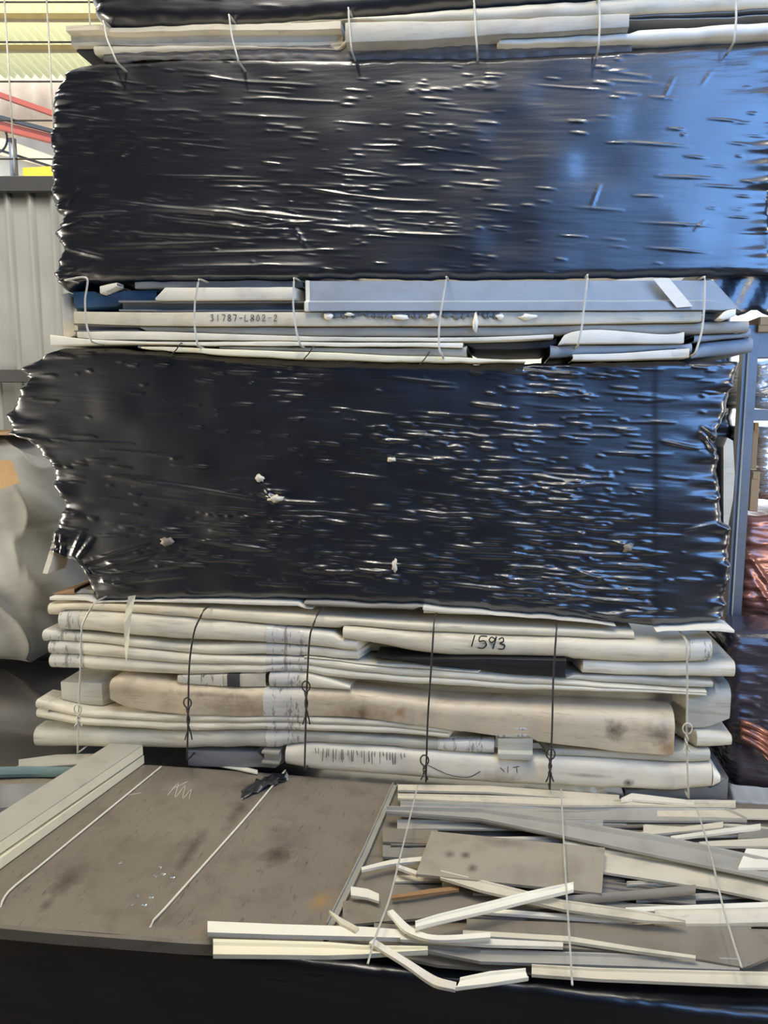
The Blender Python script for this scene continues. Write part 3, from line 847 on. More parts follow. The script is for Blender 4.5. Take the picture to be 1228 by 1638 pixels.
# strip of torn tape lying across the mitred panel
a = [(1044, 446), (1070, 445), (1108, 490), (1082, 492)]
V = [at(x, y, Y2 - .03) for x, y in a] + [at(x, y, Y2 - .026) for x, y in a]
o = mesh_obj('torn_tape', V, [(0, 1, 2, 3), (7, 6, 5, 4), (0, 4, 5, 1), (1, 5, 6, 2), (2, 6, 7, 3), (3, 7, 4, 0)], M['white'], smooth=False); fix_normals(o)
tag(o, 'white tape strip slanting across the wide cool grey panel', 'tape')
panel('mitred_strip', [(249, 477, 480), (264, 460, 480), (490, 459, 479)], Y2, .5, 'box', 'white', 'cream mitred strip left of the wide cool grey panel', 'scrap strip', G2, wob=.0006, hollow=False, step=10)
panel('scrap_channel', [(190, 481, 498), (486, 480, 498)], Y2 + .02, .6, 'channel', 'midgrey', 'grey channel right below the cream mitred strip', 'scrap channel', G2)
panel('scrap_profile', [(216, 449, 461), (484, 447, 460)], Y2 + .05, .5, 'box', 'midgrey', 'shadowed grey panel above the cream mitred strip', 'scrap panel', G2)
panel('plastic_sheet', [(118, 466, 492), (250, 464, 488)], Y2 + .06, .4, 'box', 'blue', 'blue plastic sheet end at the left of the middle bundle', 'plastic sheet')
o = panel('offcut', [(160, 457, 470), (174, 453, 464), (186, 451, 458)], Y2 + .02, .05, 'box', 'white', 'small white offcut above the blue plastic sheet', 'offcut', step=4)
panel('scrap_profile', [(100, 470, 545), (108, 466, 545), (124, 492, 528)], Y2 + .09, .4, 'box', 'white', 'white upright panel end at the left of the blue plastic', 'scrap panel', G2, step=6)
longp = panel('scrap_channel', [(118, 498, 517), (222, 499, 520), (500, 499, 521), (800, 498, 520), (1122, 497, 514)], Y2 - .005, .6, 'box', 'cream',
              'long cream panel with handwriting and torn film under the wide cool grey panel', 'scrap panel', G2, wob=.001, ydent=.0015)
HX = lambda s, x, y, w, h: [[(x + a * w, y + b * h) for a, b in l] for l in s]
GL = {'1': [[(.5, 0), (.5, 1)]], '7': [[(0, 0), (.8, .05), (.4, 1)]], '8': [[(.5, .5), (.1, .25), (.5, 0), (.9, .25), (.5, .5), (.05, .78), (.5, 1), (.95, .78), (.5, .5)]],
      '-': [[(.1, .55), (.9, .5)]], 'L': [[(.15, 0), (.1, 1), (.85, .95)]], '0': [[(.5, 0), (.1, .5), (.5, 1), (.9, .5), (.5, 0)]],
      '2': [[(.1, .2), (.5, 0), (.85, .25), (.1, 1), (.95, .95)]], '3': [[(.1, .1), (.6, 0), (.8, .22), (.4, .45), (.85, .7), (.5, 1), (.05, .9)]],
      '/': [[(.8, 0), (.2, 1)]]}
ls = []
for i, ch in enumerate('31787-L802-2'):
    ls += HX(GL[ch], 336 + i * 9.2, 503, 6.2, 10.5)
strokes(longp, ls, Y2 - .0068, .0011, 'faint', label='faded handwritten code')
# torn film curling off the long cream panel
r_ = np.random.default_rng(4)
V, F = [], []
for i in range(130):
    x = 515 + i * 2.2
    t = r_.uniform(2, 9) + 4 * abs(math.sin(i / 9))
    V += [at(x, 498.5, Y2 - .008), at(x + r_.uniform(-1, 1), 498.5 + t, Y2 - .0085 - r_.uniform(0, .006))]
for i in range(129): F.append((2 * i, 2 * i + 1, 2 * i + 3, 2 * i + 2))
o = mesh_obj('torn_film', V, F, M['midgrey'], longp); o['label'] = 'ragged grey film edge'
md = o.modifiers.new('thickness', 'SOLIDIFY'); md.thickness = .0015
for cx, cy, wx, hy in ((526, 506, 16, 9), (558, 503, 14, 5), (640, 507, 26, 8), (690, 506, 14, 9), (760, 515, 8, 26), (800, 506, 14, 9), (845, 507, 28, 9), (1103, 503, 0, 0)):
    if wx == 0: continue
    n = 10; V = [at(cx, cy, Y2 - .016)]
    for k in range(n):
        a = 2 * math.pi * k / n; q = r_.uniform(.6, 1.1)
        V.append(at(cx + math.cos(a) * wx * q / 1.6, cy + math.sin(a) * hy * q / 1.6, Y2 - .009 - r_.uniform(0, .008)))
    o = mesh_obj('film_curl', V, [(0, 1 + k, 1 + (k + 1) % n) for k in range(n)], M['bright'], longp)
    md = o.modifiers.new('thickness', 'SOLIDIFY'); md.thickness = .0015
panel('scrap_profile', [(222, 520, 538), (500, 521, 538), (800, 520, 537), (1120, 514, 533), (1198, 512, 531)], Y2 + .012, .6, 'tube', 'grey', 'grey rounded panel directly under the handwritten cream one', 'scrap panel', G2, wob=.001)
panel('scrap_channel', [(118, 517, 531), (222, 518, 531)], Y2 + .01, .6, 'channel', 'midgrey', 'short dark grey channel at the left end under the handwritten cream panel', 'scrap channel', G2)
panel('scrap_strip', [(124, 531, 544), (223, 530, 543), (500, 538, 545), (760, 539, 545), (885, 535, 541)], Y2 - .005, .6, 'box', 'white', 'white narrow strip with dark dots, left, above the flared white strip', 'scrap strip', G2, wob=.001)
panel('flared_strip', [(80, 536, 552), (120, 541, 551), (240, 546, 550), (400, 546, 553), (560, 548, 553), (740, 549, 556)], Y2 - .015, .6, 'box', 'bright', 'long thin white strip with a flared left end sticking out past the bundle', 'scrap strip', G2, step=8)
panel('scrap_strip', [(220, 552, 557), (500, 556, 563), (640, 557, 571), (746, 552, 572)], Y2 + .0, .6, 'tube', 'grey', 'grey tapering panel above the yellowish slat', 'scrap panel', G2)
panel('yellowish_slat', [(226, 555, 558), (330, 557, 567), (500, 563, 574), (680, 570, 579), (840, 577, 581)], Y2 - .02, .6, 'box', 'yellowish', 'bright yellowish white slat lying on the jagged black bale', 'slat', G2)
panel('scrap_strip', [(894, 549, 551), (902, 536, 550), (1080, 534, 549), (1094, 531, 549)], Y2 - .008, .5, 'box', 'white', 'white strip with slanted left end, right half of the middle bundle', 'scrap strip', G2, wob=.0006)
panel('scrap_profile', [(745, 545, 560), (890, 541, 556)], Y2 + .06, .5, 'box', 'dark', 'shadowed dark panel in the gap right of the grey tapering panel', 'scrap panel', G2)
panel('scrap_profile', [(880, 552, 570), (1000, 551, 569), (1106, 549, 568)], Y2 + .015, .6, 'tube', 'blue_grey', 'cool grey rounded panel below the slanted white strip', 'scrap panel', G2)
panel('scrap_strip', [(916, 568, 575), (1000, 564, 575), (1102, 558, 573)], Y2 - .005, .5, 'box', 'white', 'white strip lowest at the right of the middle bundle', 'scrap strip', G2)
panel('scrap_profile', [(1110, 532, 548), (1200, 524, 538)], Y2 + .04, .5, 'tube', 'blue_grey', 'cool grey panel end poking out at the right, under the grey rounded panel', 'scrap panel', G2)
panel('scrap_profile', [(1106, 549, 572), (1204, 540, 562)], Y2 + .05, .5, 'tube', 'blue_grey', 'cool grey panel end lowest at the right of the middle bundle', 'scrap panel', G2)
o = panel('offcut', [(1150, 508, 510), (1160, 497, 511), (1176, 494, 505)], Y2 - .03, .06, 'box', 'bright', 'small pale torn offcut below the mitred right end', 'offcut', step=4)
panel('scrap_profile', [(1128, 498, 511), (1150, 498, 511)], Y2 + .05, .5, 'box', 'blue_grey', 'short cool grey panel end behind the small torn offcut', 'scrap panel', G2)
settle()
GW2 = 'tie wires on the middle bundle'
for pts, lab in (([(104, 448), (139, 445), (136, 480), (139, 522), (146, 546)], 'pale tie wire bent over at the top, leftmost on the middle bundle'),
                 ([(318, 447), (312, 480), (311, 520), (316, 553)], 'second pale tie wire from the left on the middle bundle'),
                 ([(470, 445), (469, 490), (474, 530), (480, 552)], 'third pale tie wire from the left on the middle bundle'),
                 ([(714, 443), (708, 480), (703, 515), (703, 560), (708, 570)], 'fourth pale tie wire from the left, crossing the wide cool grey panel'),
                 ([(940, 440), (934, 490), (930, 525), (924, 552)], 'fifth pale tie wire from the left, right half of the middle bundle'),
                 ([(1127, 443), (1126, 490), (1122, 530), (1112, 565)], 'rightmost pale tie wire on the middle bundle')):
    wire('tie_wire', pts, Y2 - .05, .0036, 'wire_pale', lab, GW2)
for x, y in ((282, 556), (494, 562), (680, 570)):
    wire('short_tie_wire', [(x + 6, y - 6), (x, y + 3), (x - 8, y + 12)], Y2 - .032, .002, 'wire_dark',
         {282: 'short dark wire over the left end of the yellowish slat', 494: 'short dark wire over the middle of the yellowish slat', 680: 'short dark wire over the right end of the yellowish slat'}[x], 'short wires on the yellowish slat', tuck=.02)

# ---- thin sheets under the jagged black bale
G3 = 'thin sheets under the jagged black bale'
YS = YF - .01
panel('thin_sheet', [(80, 955, 960), (200, 957, 962), (500, 965, 970)], YS, .7, 'box', 'white', 'thin white sheet sticking out at the left under the jagged black bale', 'sheet', G3, wob=.0006)
panel('brown_offcut', [(84, 950, 954), (118, 941, 955)], YS + .03, .3, 'box', 'brown', 'brown board offcut on the thin sheet at the left', 'offcut', step=6)
panel('white_offcut', [(114, 941, 956), (150, 944, 960)], YS + .05, .3, 'box', 'white', 'white board offcut beside the brown one', 'offcut', step=6)
panel('thin_sheet', [(486, 960, 972), (676, 967, 979)], YS - .005, .6, 'lip', 'grey', 'grey channel sheet under the middle of the jagged black bale', 'sheet', G3, wob=.0006)
panel('thin_sheet', [(676, 964, 984), (800, 973, 988), (985, 990, 1000)], YS - .012, .6, 'lip', 'white', 'white ribbed sheet under the jagged black bale, right of the middle', 'sheet', G3, wob=.0006)
panel('thin_sheet', [(1050, 1003, 1007), (1110, 1000, 1008), (1150, 1003, 1010), (1174, 1008, 1012)], YS - .03, .4, 'box', 'bright', 'white thin sheet curling out at the bale\'s lower right corner', 'sheet', G3, wob=.0006, step=6)

# ---- lower bundle of wrapped panels
G4 = 'wrapped panels of the lower bundle'
YL = YF - .02
TB = (425, 486, 'tape', 'tape_band', 'clear tape over printing')
panel('wrapped_profile', [(76, 966, 984), (160, 966, 986), (300, 974, 991), (500, 986, 1004), (700, 998, 1016), (900, 1006, 1024), (1014, 1012, 1027)], YL, .8, 'tube', 'wrapped2',
      'topmost ivory wrapped panel of the lower bundle, cut square at its right', 'wrapped panel', G4)
panel('wrapped_profile', [(92, 979, 1010), (130, 978, 1011), (300, 991, 1026), (430, 1003, 1030), (560, 1016, 1042), (690, 1024, 1046)], YL - .012, .8, 'tube', 'wrapped',
      'wrapped panel second from the top at the left end of the lower bundle', 'wrapped panel', G4,
      bands=((93, 124, 'tape', 'taped_end', 'taped glossy end'), (425, 486, 'tape', 'tape_band', 'clear tape over printing')))
num = panel('wrapped_profile', [(548, 1004, 1022), (700, 1016, 1050), (900, 1024, 1058), (1060, 1027, 1062), (1139, 1024, 1058)], YL - .02, .8, 'tube', 'wrapped2',
            'ivory wrapped panel marked 1593', 'wrapped panel', G4, bands=((1104, 1137, 'tape', 'taped_end', 'taped crinkled end'),), ydent=.002)
strokes(num, [[(759, 1016), (754, 1034)],
              [(779, 1018), (768, 1018), (766, 1026), (774, 1025), (778, 1031), (772, 1037), (764, 1036)],
              [(791, 1022), (786, 1019), (782, 1024), (786, 1028), (791, 1024), (794, 1018), (788, 1038)],
              [(797, 1023), (804, 1020), (805, 1026), (799, 1029), (807, 1032), (805, 1038), (797, 1038)]], YL - .0225, .0024, 'ink', label='1593 in black marker')
panel('wrapped_profile', [(68, 1008, 1027), (160, 1017, 1034), (300, 1033, 1050), (430, 1032, 1048), (560, 1042, 1056), (690, 1050, 1057)], YL - .006, .8, 'tube', 'wrapped',
      'slim wrapped panel with a scuffed tip reaching far left, third from the top', 'wrapped panel', G4, bands=((70, 126, 'tape', 'taped_end', 'brownish taped tip'), TB))
panel('black_wrapped_section', [(600, 1050, 1056), (690, 1054, 1070), (800, 1054, 1080), (905, 1056, 1088)], YL - .028, .5, 'lip', 'film', 'black film wrapped section with a silver top edge below the 1593 panel', 'wrapped section',
      bands=())
panel('wrapped_profile', [(77, 1028, 1070), (130, 1030, 1072), (300, 1048, 1080), (425, 1052, 1077), (480, 1052, 1080), (600, 1066, 1090), (800, 1082, 1102), (1000, 1097, 1108), (1130, 1106, 1114)], YL - .015, .8, 'fold', 'wrapped',
      'long folded wrapped panel with a taped left end, below the scuffed slim one', 'wrapped panel', G4, bands=((78, 130, 'tape', 'taped_end', 'taped glossy end'), TB))
panel('wrapped_profile', [(486, 1056, 1066), (690, 1066, 1079), (868, 1077, 1086)], YL - .01, .7, 'tube', 'wrapped', 'narrow white panel directly below the black film wrapped section', 'wrapped panel', G4)
panel('wrapped_profile', [(905, 1055, 1076), (1060, 1062, 1084), (1176, 1060, 1086)], YL - .005, .8, 'tube', 'wrapped', 'white wrapped panel with a blunt right end below the 1593 panel', 'wrapped panel', G4)
panel('wrapped_profile', [(905, 1079, 1096), (1040, 1085, 1100), (1140, 1090, 1099)], YL + .0, .8, 'tube', 'wrapped3', 'grey wrapped panel tapering to the right, under the blunt ended one', 'wrapped panel', G4)
panel('wrapped_profile', [(500, 1092, 1106), (700, 1108, 1125), (900, 1112, 1140), (1050, 1108, 1160), (1120, 1102, 1166), (1169, 1099, 1150)], YL + .012, .8, 'curve', 'wrapped3', 'broad grey green wrapped panel with a curved right end', 'wrapped panel', G4)
lab_p = panel('label_box', [(284, 1069, 1093), (350, 1073, 1099), (424, 1077, 1104)], YL - .012, .5, 'box', 'cream', 'pale box section with printed marks on its face, above the brown stained panel', 'box section',
      bands=((286, 356, 'sticker', 'printed_label', 'black printed marks'), (364, 384, 'dark', 'open_slot', 'dark slot')))
stain = [(210, 1108, 90, 14, (120, 92, 60), .35), (400, 1135, 60, 20, (128, 96, 62), .6), (580, 1143, 70, 16, (140, 108, 68), .7), (578, 1150, 8, 26, (60, 50, 42), .7),
         (640, 1140, 10, 8, (150, 96, 40), .6), (983, 1169, 16, 14, (50, 42, 38), .95), (1052, 1175, 20, 14, (84, 74, 66), .7), (1072, 1196, 20, 18, (150, 100, 44), .7), (330, 1112, 70, 5, (60, 48, 40), .6)]
panel('wrapped_profile', [(175, 1090, 1118), (200, 1086, 1132), (300, 1098, 1144), (420, 1104, 1146), (490, 1106, 1146), (560, 1108, 1148), (700, 1124, 1166), (850, 1132, 1186), (1000, 1138, 1204), (1079, 1142, 1210)], YL - .035, .6, 'curve', 'wrapped2',
      'brown stained broad panel with a dark round blot near its right end', 'wrapped panel', G4, spots=stain, mat_args=dict(col=(206, 190, 162), amount=.45, rough=.4, bump=.4, scratches=.35), bands=((420, 486, 'tape', 'tape_band', 'clear tape over printing'),))
panel('wrapped_profile', [(98, 1090, 1126), (230, 1094, 1130)], YL + .02, .7, 'box', 'wrapped3', 'grey blunt panel end at the left behind the brown stained panel', 'wrapped panel', G4)
panel('wrapped_profile', [(430, 1076, 1104), (490, 1078, 1108), (560, 1098, 1108)], YL - .02, .5, 'tube', 'wrapped', 'short white wedge of panel above the brown stained one, by the third wire', 'wrapped panel', G4, bands=((431, 480, 'tape', 'tape_band', 'clear tape over printing'),))
panel('wrapped_profile', [(57, 1121, 1150), (130, 1136, 1160), (300, 1144, 1170), (430, 1144, 1168), (560, 1150, 1172), (700, 1156, 1180), (850, 1163, 1190)], YL - .028, .7, 'fold', 'wrapped',
      'long white folded panel with a tilted left tip, under the brown stained one', 'wrapped panel', G4, bands=((798, 851, 'tape', 'taped_end', 'white taped end'), TB))
panel('box_section_end', [(796, 1186, 1214), (852, 1184, 1216)], YL - .045, .4, 'foot', 'wrapped3', 'short grey white box end under the right end of the long white folded panel', 'box section', step=6)
panel('wrapped_profile', [(54, 1166, 1197), (130, 1168, 1198), (300, 1172, 1200), (430, 1170, 1198), (480, 1172, 1199), (600, 1178, 1198), (700, 1186, 1204), (792, 1186, 1214)], YL - .02, .8, 'tube', 'wrapped3',
      'grey white panel reaching farthest left near the bottom of the lower bundle', 'wrapped panel', G4, bands=(TB, (700, 790, 'tape', 'crumpled_end', 'crumpled clear film')))
bot_spots = [(1005, 1253, 8, 6, (30, 28, 28), 1.0), (800, 1247, 40, 14, (120, 100, 76), .7), (940, 1240, 40, 3, (60, 58, 54), .5)]
botp = panel('wrapped_profile', [(456, 1196, 1226), (500, 1192, 1234), (700, 1204, 1250), (800, 1212, 1258), (900, 1214, 1262), (1000, 1222, 1266), (1080, 1226, 1268), (1139, 1226, 1264)], YL - .03, .7, 'tube', 'wrapped',
      'big white panel with black drip marks, lowest of the lower bundle', 'wrapped panel', G4, spots=bot_spots, mat_args=dict(col=(218, 211, 192), amount=.25, rough=.4, bump=.4))
r_ = np.random.default_rng(12)
ls = []
for i in range(26):
    x = 505 + i * 5.6 + r_.uniform(-2, 2); y = np.interp(x, [500, 660], [1196, 1206])
    ls.append([(x, y), (x + r_.uniform(-1.5, 1.5), y + r_.uniform(5, 22))])
ls += [[(684, 1224), (720, 1240), (752, 1243), (768, 1234)], [(800, 1228), (806, 1234)], [(812, 1226), (812, 1236)], [(820, 1228), (830, 1226)], [(826, 1228), (827, 1236)]]
strokes(botp, ls, YL - .032, .0012, 'ink', 'drip_marks', 'black drip marks')
panel('scrap_profile', [(300, 1200, 1226), (420, 1203, 1228), (470, 1203, 1230)], YL + .0, .5, 'box', 'midgrey', 'small grey panel end in the shade left of the drip marked panel', 'scrap panel')
panel('offcut', [(418, 1203, 1221), (446, 1204, 1222)], YL - .035, .1, 'channel', 'grey', 'small grey clip left of the drip marked panel', 'offcut', step=5)
panel('wrapped_profile', [(1076, 1172, 1196), (1140, 1172, 1198), (1171, 1178, 1194)], YL - .005, .8, 'tube', 'wrapped', 'white rounded panel end right of the brown stained panel', 'wrapped panel', G4)
panel('wrapped_profile', [(850, 1196, 1216), (1000, 1204, 1222), (1136, 1202, 1222)], YL - .01, .8, 'tube', 'wrapped3', 'grey panel with rounded right end, under the brown stained one', 'wrapped panel', G4)
panel('scrap_profile', [(1000, 1264, 1280), (1080, 1260, 1281), (1148, 1254, 1280), (1164, 1244, 1280)], YL + .01, .5, 'box', 'midgrey', 'grey torn panel corner at the lower right of the lower bundle', 'scrap panel', step=8)
o = panel('offcut', [(1140, 1228, 1262), (1152, 1240, 1252)], YL + .0, .2, 'tube', 'bright', 'crumpled white film tip right of the drip marked panel', 'offcut', step=4, wob=.004)
# plastic strap, torn
P = [(217, 952, 205, 954), (212, 975, 201, 975), (208, 1000, 198, 998), (206, 1030, 199, 1030), (203, 1057, 201, 1056)]
V = []
for i, (xa, ya, xb, yb) in enumerate(P):
    V += [at(xa, ya, YL - .05), at(xb, yb, YL - .055 + .006 * (i % 2)), at(xb, yb, YL - .05 + .006 * (i % 2)), at(xa, ya, YL - .045)]
F = [(4 * i + a, 4 * i + (a + 1) % 4, 4 * i + 4 + (a + 1) % 4, 4 * i + 4 + a) for i in range(4) for a in range(4)] + [(3, 2, 1, 0), (16, 17, 18, 19)]
o = mesh_obj('torn_strap', V, F, M['yellowish'], smooth=False); fix_normals(o)
tag(o, 'torn yellowish white strap hanging on the left of the lower bundle', 'strap')
settle()
GW4 = 'tie wires on the lower bundle'
for pts, mt, kn, lab in (([(150, 965), (132, 1000), (129, 1060), (126, 1130), (124, 1204)], 'wire_pale', [(126, 1140, 24)], 'pale tie wire at the left end of the lower bundle'),
                         ([(326, 976), (312, 1005), (303, 1060), (301, 1140), (299, 1216)], 'wire_dark', [(301, 1130, 60)], 'dark tie wire on the lower bundle, right of the torn strap'),
                         ([(507, 984), (497, 1010), (492, 1070), (489, 1150), (487, 1232)], 'wire_dark', [(490, 1104, 60)], 'dark tie wire on the lower bundle by the tape bands, with a big loop'),
                         ([(694, 994), (690, 1060), (684, 1150), (681, 1250)], 'wire_dark', [(679, 1222, 26)], 'dark tie wire on the lower bundle, left of the number 1593'),
                         ([(890, 1004), (885, 1080), (883, 1160), (879, 1262)], 'wire_dark', [(880, 1212, 40)], 'dark tie wire on the lower bundle, right of the number 1593'),
                         ([(1098, 1026), (1099, 1100), (1098, 1180), (1101, 1276)], 'wire_pale', [(1098, 1172, 30)], 'pale tie wire at the right end of the lower bundle')):
    wire('tie_wire', pts, YL - .065, .0034 if mt == 'wire_pale' else .0036, mt, lab, GW4, knots=kn, tuck=.08)


# ------------------------------------------------------------------ load on the lowest bale
def flat(name, st, z, mat, label, cat, group=None, thick=.008, lip=0., lipw=.16, wob=.002, n=18, lift=None, spots=(), mat_args=None, parent=None, round_=False, curve=False):
    """a strip or plate lying on the bale: each station gives its two edges in the photo, laid on the height z"""
    SEED[0] += 1; sd = SEED[0]
    S4 = [(a[0], a[1], a[0], a[2]) if len(a) == 3 else a for a in st]
    P = catmull(S4, n)
    if not curve:
        q4 = np.array(S4, float); cu = np.r_[0, np.cumsum(np.linalg.norm(np.diff(q4, axis=0), axis=1))]; cu /= cu[-1]
        g = np.unique(np.r_[np.linspace(0, 1, n), cu]); P = np.stack([np.interp(g, cu, q4[:, c]) for c in range(4)], -1); n = len(g)
    prof = [(0, lip), (lipw * .7, lip), (lipw, 0), (.5, 0), (1 - lipw, 0), (1 - lipw * .7, lip), (1, lip)] if lip else \
        ([(t, thick * 1.6 * math.sin(math.pi * t)) for t in np.linspace(0, 1, 7)] if round_ else [(0, 0), (.25, 0), (.5, 0), (.75, 0), (1, 0)])
    q = len(prof); V = []
    w = vnoise(np.linspace(0, n / 3, n) + 9, np.zeros(n) + sd % 50, sd)
    for i in range(n):
        zz = z + wob * w[i] + (np.interp(i / (n - 1), np.linspace(0, 1, len(lift)), lift) if lift else 0)
        a, b_ = atz(P[i, 0], P[i, 1], zz), atz(P[i, 2], P[i, 3], zz)
        for t, hh in prof: V.append(a.lerp(b_, t) + Vector((0, 0, hh + thick)))
        for t, hh in reversed(prof): V.append(a.lerp(b_, t) + Vector((0, 0, hh if lip else 0)))
    c = 2 * q
    F = [(i * c + k, i * c + (k + 1) % c, (i + 1) * c + (k + 1) % c, (i + 1) * c + k) for i in range(n - 1) for k in range(c)]
    F += [tuple(range(c)), tuple((n - 1) * c + k for k in range(c))]
    o = mesh_obj(name, V, F, M[mat] if isinstance(mat, str) else mat, parent, smooth=True, flat_angle=35); fix_normals(o)
    if spots:
        base = o.location + (parent.location if parent else Vector())
        sl = []
        for (px, py, rx, ry, colr, stg) in spots:
            p = atz(px, py, z); m_ = p.y / FPX
            sl.append(((p.x - base.x, p.y - base.y, 0), (rx * m_ * 1.5, ry * m_ * 2.6, .2), colr, stg))
        a = dict(mat_args or {}); c_ = a.pop('col')
        o.data.materials[0] = painted(name + '_metal', c_, spots=sl, **a)
    if parent is None: tag(o, label, cat, group)
    elif label: o['label'] = label
    return o


Z0 = ZT - .004
tan_spots = [(110, 1410, 26, 22, (52, 42, 36), .95), (75, 1450, 10, 12, (60, 48, 42), .8), (125, 1395, 46, 22, (92, 80, 68), .6), (445, 1370, 24, 18, (56, 44, 38), .9),
             (460, 1345, 44, 26, (84, 76, 68), .6), (300, 1370, 12, 44, (50, 44, 42), .7), (512, 1446, 20, 14, (150, 120, 66), .8), (410, 1262, 40, 12, (46, 42, 40), .7), (285, 1262, 26, 14, (150, 144, 134), .5),
             (200, 1380, 90, 60, (112, 102, 88), .5), (380, 1300, 12, 30, (60, 54, 50), .6)]
sheet = flat('tan_metal_sheet', [(-330, 1425, -330, 1428), (30, 1226, -120, 1470), (240, 1226, 90, 1490), (440, 1240, 300, 1506), (632, 1257, 514, 1514)], Z0, 'tan',
             'large tan stained metal sheet on the lowest bale', 'metal sheet', thick=.006, wob=.001, n=30, spots=tan_spots,
             mat_args=dict(col=(128, 118, 103), dirt=(78, 68, 57), amount=.6, scale=7, stretch=(1, 1, 1), rough=.42, scratches=.7, bump=.4, scr=(1.6, .3, 1)))
# its front edge folds down over the bale
V = []
xs_ = list(range(-330, 515, 20))
for x in xs_:
    ye_ = np.interp(x, [-330, -120, 90, 300, 514], [1427, 1470, 1490, 1506, 1514])
    p = atz(x, ye_, Z0)
    V += [p + Vector((0, 0, .006)), p + Vector((0, -.008, 0)), p + Vector((0, -.01, -.03)), p + Vector((0, -.004, -.03))]
F = [(4 * i + a, 4 * i + (a + 1) % 4, 4 * i + 4 + (a + 1) % 4, 4 * i + 4 + a) for i in range(len(xs_) - 1) for a in range(4)]
o = mesh_obj('folded_edge', V, F, M['tan'], sheet, flat_angle=30); fix_normals(o)
# chalk scribble
ls = [[(268, 1272), (285, 1252), (280, 1276), (296, 1256), (292, 1278), (306, 1262), (302, 1278)], [(205, 1272), (226, 1268)], [(275, 1262), (300, 1250)]]
V, F = [], []
for l in ls:
    v, f = tube_vf(list(catmull([tuple(atz(x, y, Z0 + .007)) for x, y in l], 24)), .0012, 5)
    F += [tuple(i + len(V) for i in q) for q in f]; V += v
o = mesh_obj('chalk_scribble', V, F, M['cream'], sheet); o['label'] = 'faint white chalk marks'
# drops of water
mw, ntw, bw_ = new_mat('water_drop'); bw_.inputs['Base Color'].default_value = (.9, .95, 1, 1); bw_.inputs['Roughness'].default_value = .03
bw_.inputs['Transmission Weight'].default_value = .9; bw_.inputs['IOR'].default_value = 1.33
drop_me = None
for i, (x, y) in enumerate([(255, 1388), (247, 1402), (261, 1399), (276, 1404), (220, 1435), (242, 1436), (210, 1448), (231, 1448), (193, 1381)]):
    p = atz(x, y, Z0 + .0062)
    if drop_me is None:
        V = [(0, 0, .005)]
        for rr, zz in ((.004, .0042), (.0062, .0022), (.0068, 0)):
            for k in range(12):
                a = 2 * math.pi * k / 12; V.append((rr * math.cos(a), rr * math.sin(a), zz))
        F = [(0, 1 + k, 1 + (k + 1) % 12) for k in range(12)]
        for j in range(2): F += [(1 + j * 12 + k, 13 + j * 12 + k, 13 + j * 12 + (k + 1) % 12, 1 + j * 12 + (k + 1) % 12) for k in range(12)]
        F.append(tuple(25 + k for k in range(11, -1, -1)))
        o = mesh_obj('water_drop', V, F, mw, origin=False); drop_me = o.data
    else:
        o = bpy.data.objects.new('water_drop', drop_me); COL.objects.link(o)
    o.location = p
    tag(o, 'small round water drop on the large tan sheet', 'water drop', 'water drops on the tan sheet')
# pale straps running back over the sheet
for pts, lab in (([(258, 1226), (160, 1306), (60, 1388), (12, 1428), (2, 1446), (0, 1472)], 'white strapping wire over the tan sheet beside the two boards'),
                 ([(456, 1232), (400, 1300), (320, 1390), (262, 1455), (242, 1478), (238, 1504)], 'white strapping wire over the middle of the tan sheet')):
    P = [tuple(atz(x, y, Z0 + .011)) for x, y in pts[:-1]] + [tuple(atz(*pts[-2], Z0 + .0) + Vector((0, -.03, -.045)))]
    v, f = tube_vf(list(catmull(P, 40)), .0034)
    o = mesh_obj('strapping_wire', v, f, M['white']); tag(o, lab, 'strapping wire', 'strapping wires over the tan sheet')
# angle trim at the right edge of the sheet
flat('metal_angle', [(628, 1258, 636, 1260), (580, 1366, 590, 1370), (522, 1484, 534, 1488)], Z0 + .008, 'grey', 'grey metal angle along the right edge of the tan sheet', 'angle trim', thick=.008, lip=.008, wob=.001)
# black crumpled film scrap and the white splinter behind the sheet
r_ = np.random.default_rng(33); V, F = [], []
for i in range(13):
    for j in range(7):
        p = atz(386 + i * 6.2, 1272 - i * 2.6 + (j - 3) * 2.6, Z0 + .008)
        V.append(p + Vector((r_.uniform(-.004, .004), r_.uniform(-.004, .004), r_.uniform(0, .028) * math.sin(math.pi * i / 12))))
F = [(i * 7 + j, i * 7 + j + 1, i * 7 + j + 8, i * 7 + j + 7) for i in range(12) for j in range(6)]
o = mesh_obj('film_scrap', V, F, M['film']); md = o.modifiers.new('thickness', 'SOLIDIFY'); md.thickness = .002
tag(o, 'crumpled black film scrap at the back of the tan sheet', 'film scrap')
flat('splinter', [(346, 1220, 1226), (380, 1226, 1232), (412, 1234, 1239)], Z0 + .012, 'bright', 'white splinter lying behind the tan sheet', 'splinter', thick=.006)

# two white boards on edge at the left
def board(name, zlo, zhi, pa, pb, wdt, mat, label):
    """pa, pb: the ends of the lower front edge in the photo, at the height zlo"""
    A, B = atz(*pa, zlo), atz(*pb, zlo)
    d = (B - A).normalized(); A = A - d * .9
    s = Vector((-d.y, d.x, 0)) * wdt
    up = Vector((0, 0, zhi - zlo))
    V = [A, B, B + s, A + s, A + up, B + up, B + s + up, A + s + up]
    o = mesh_obj(name, V, box_vf((0, 0, 0), (1, 1, 1))[1], M[mat], smooth=False); fix_normals(o); bevel(o, .002)
    return tag(o, label, 'board', 'white boards on the tan sheet')


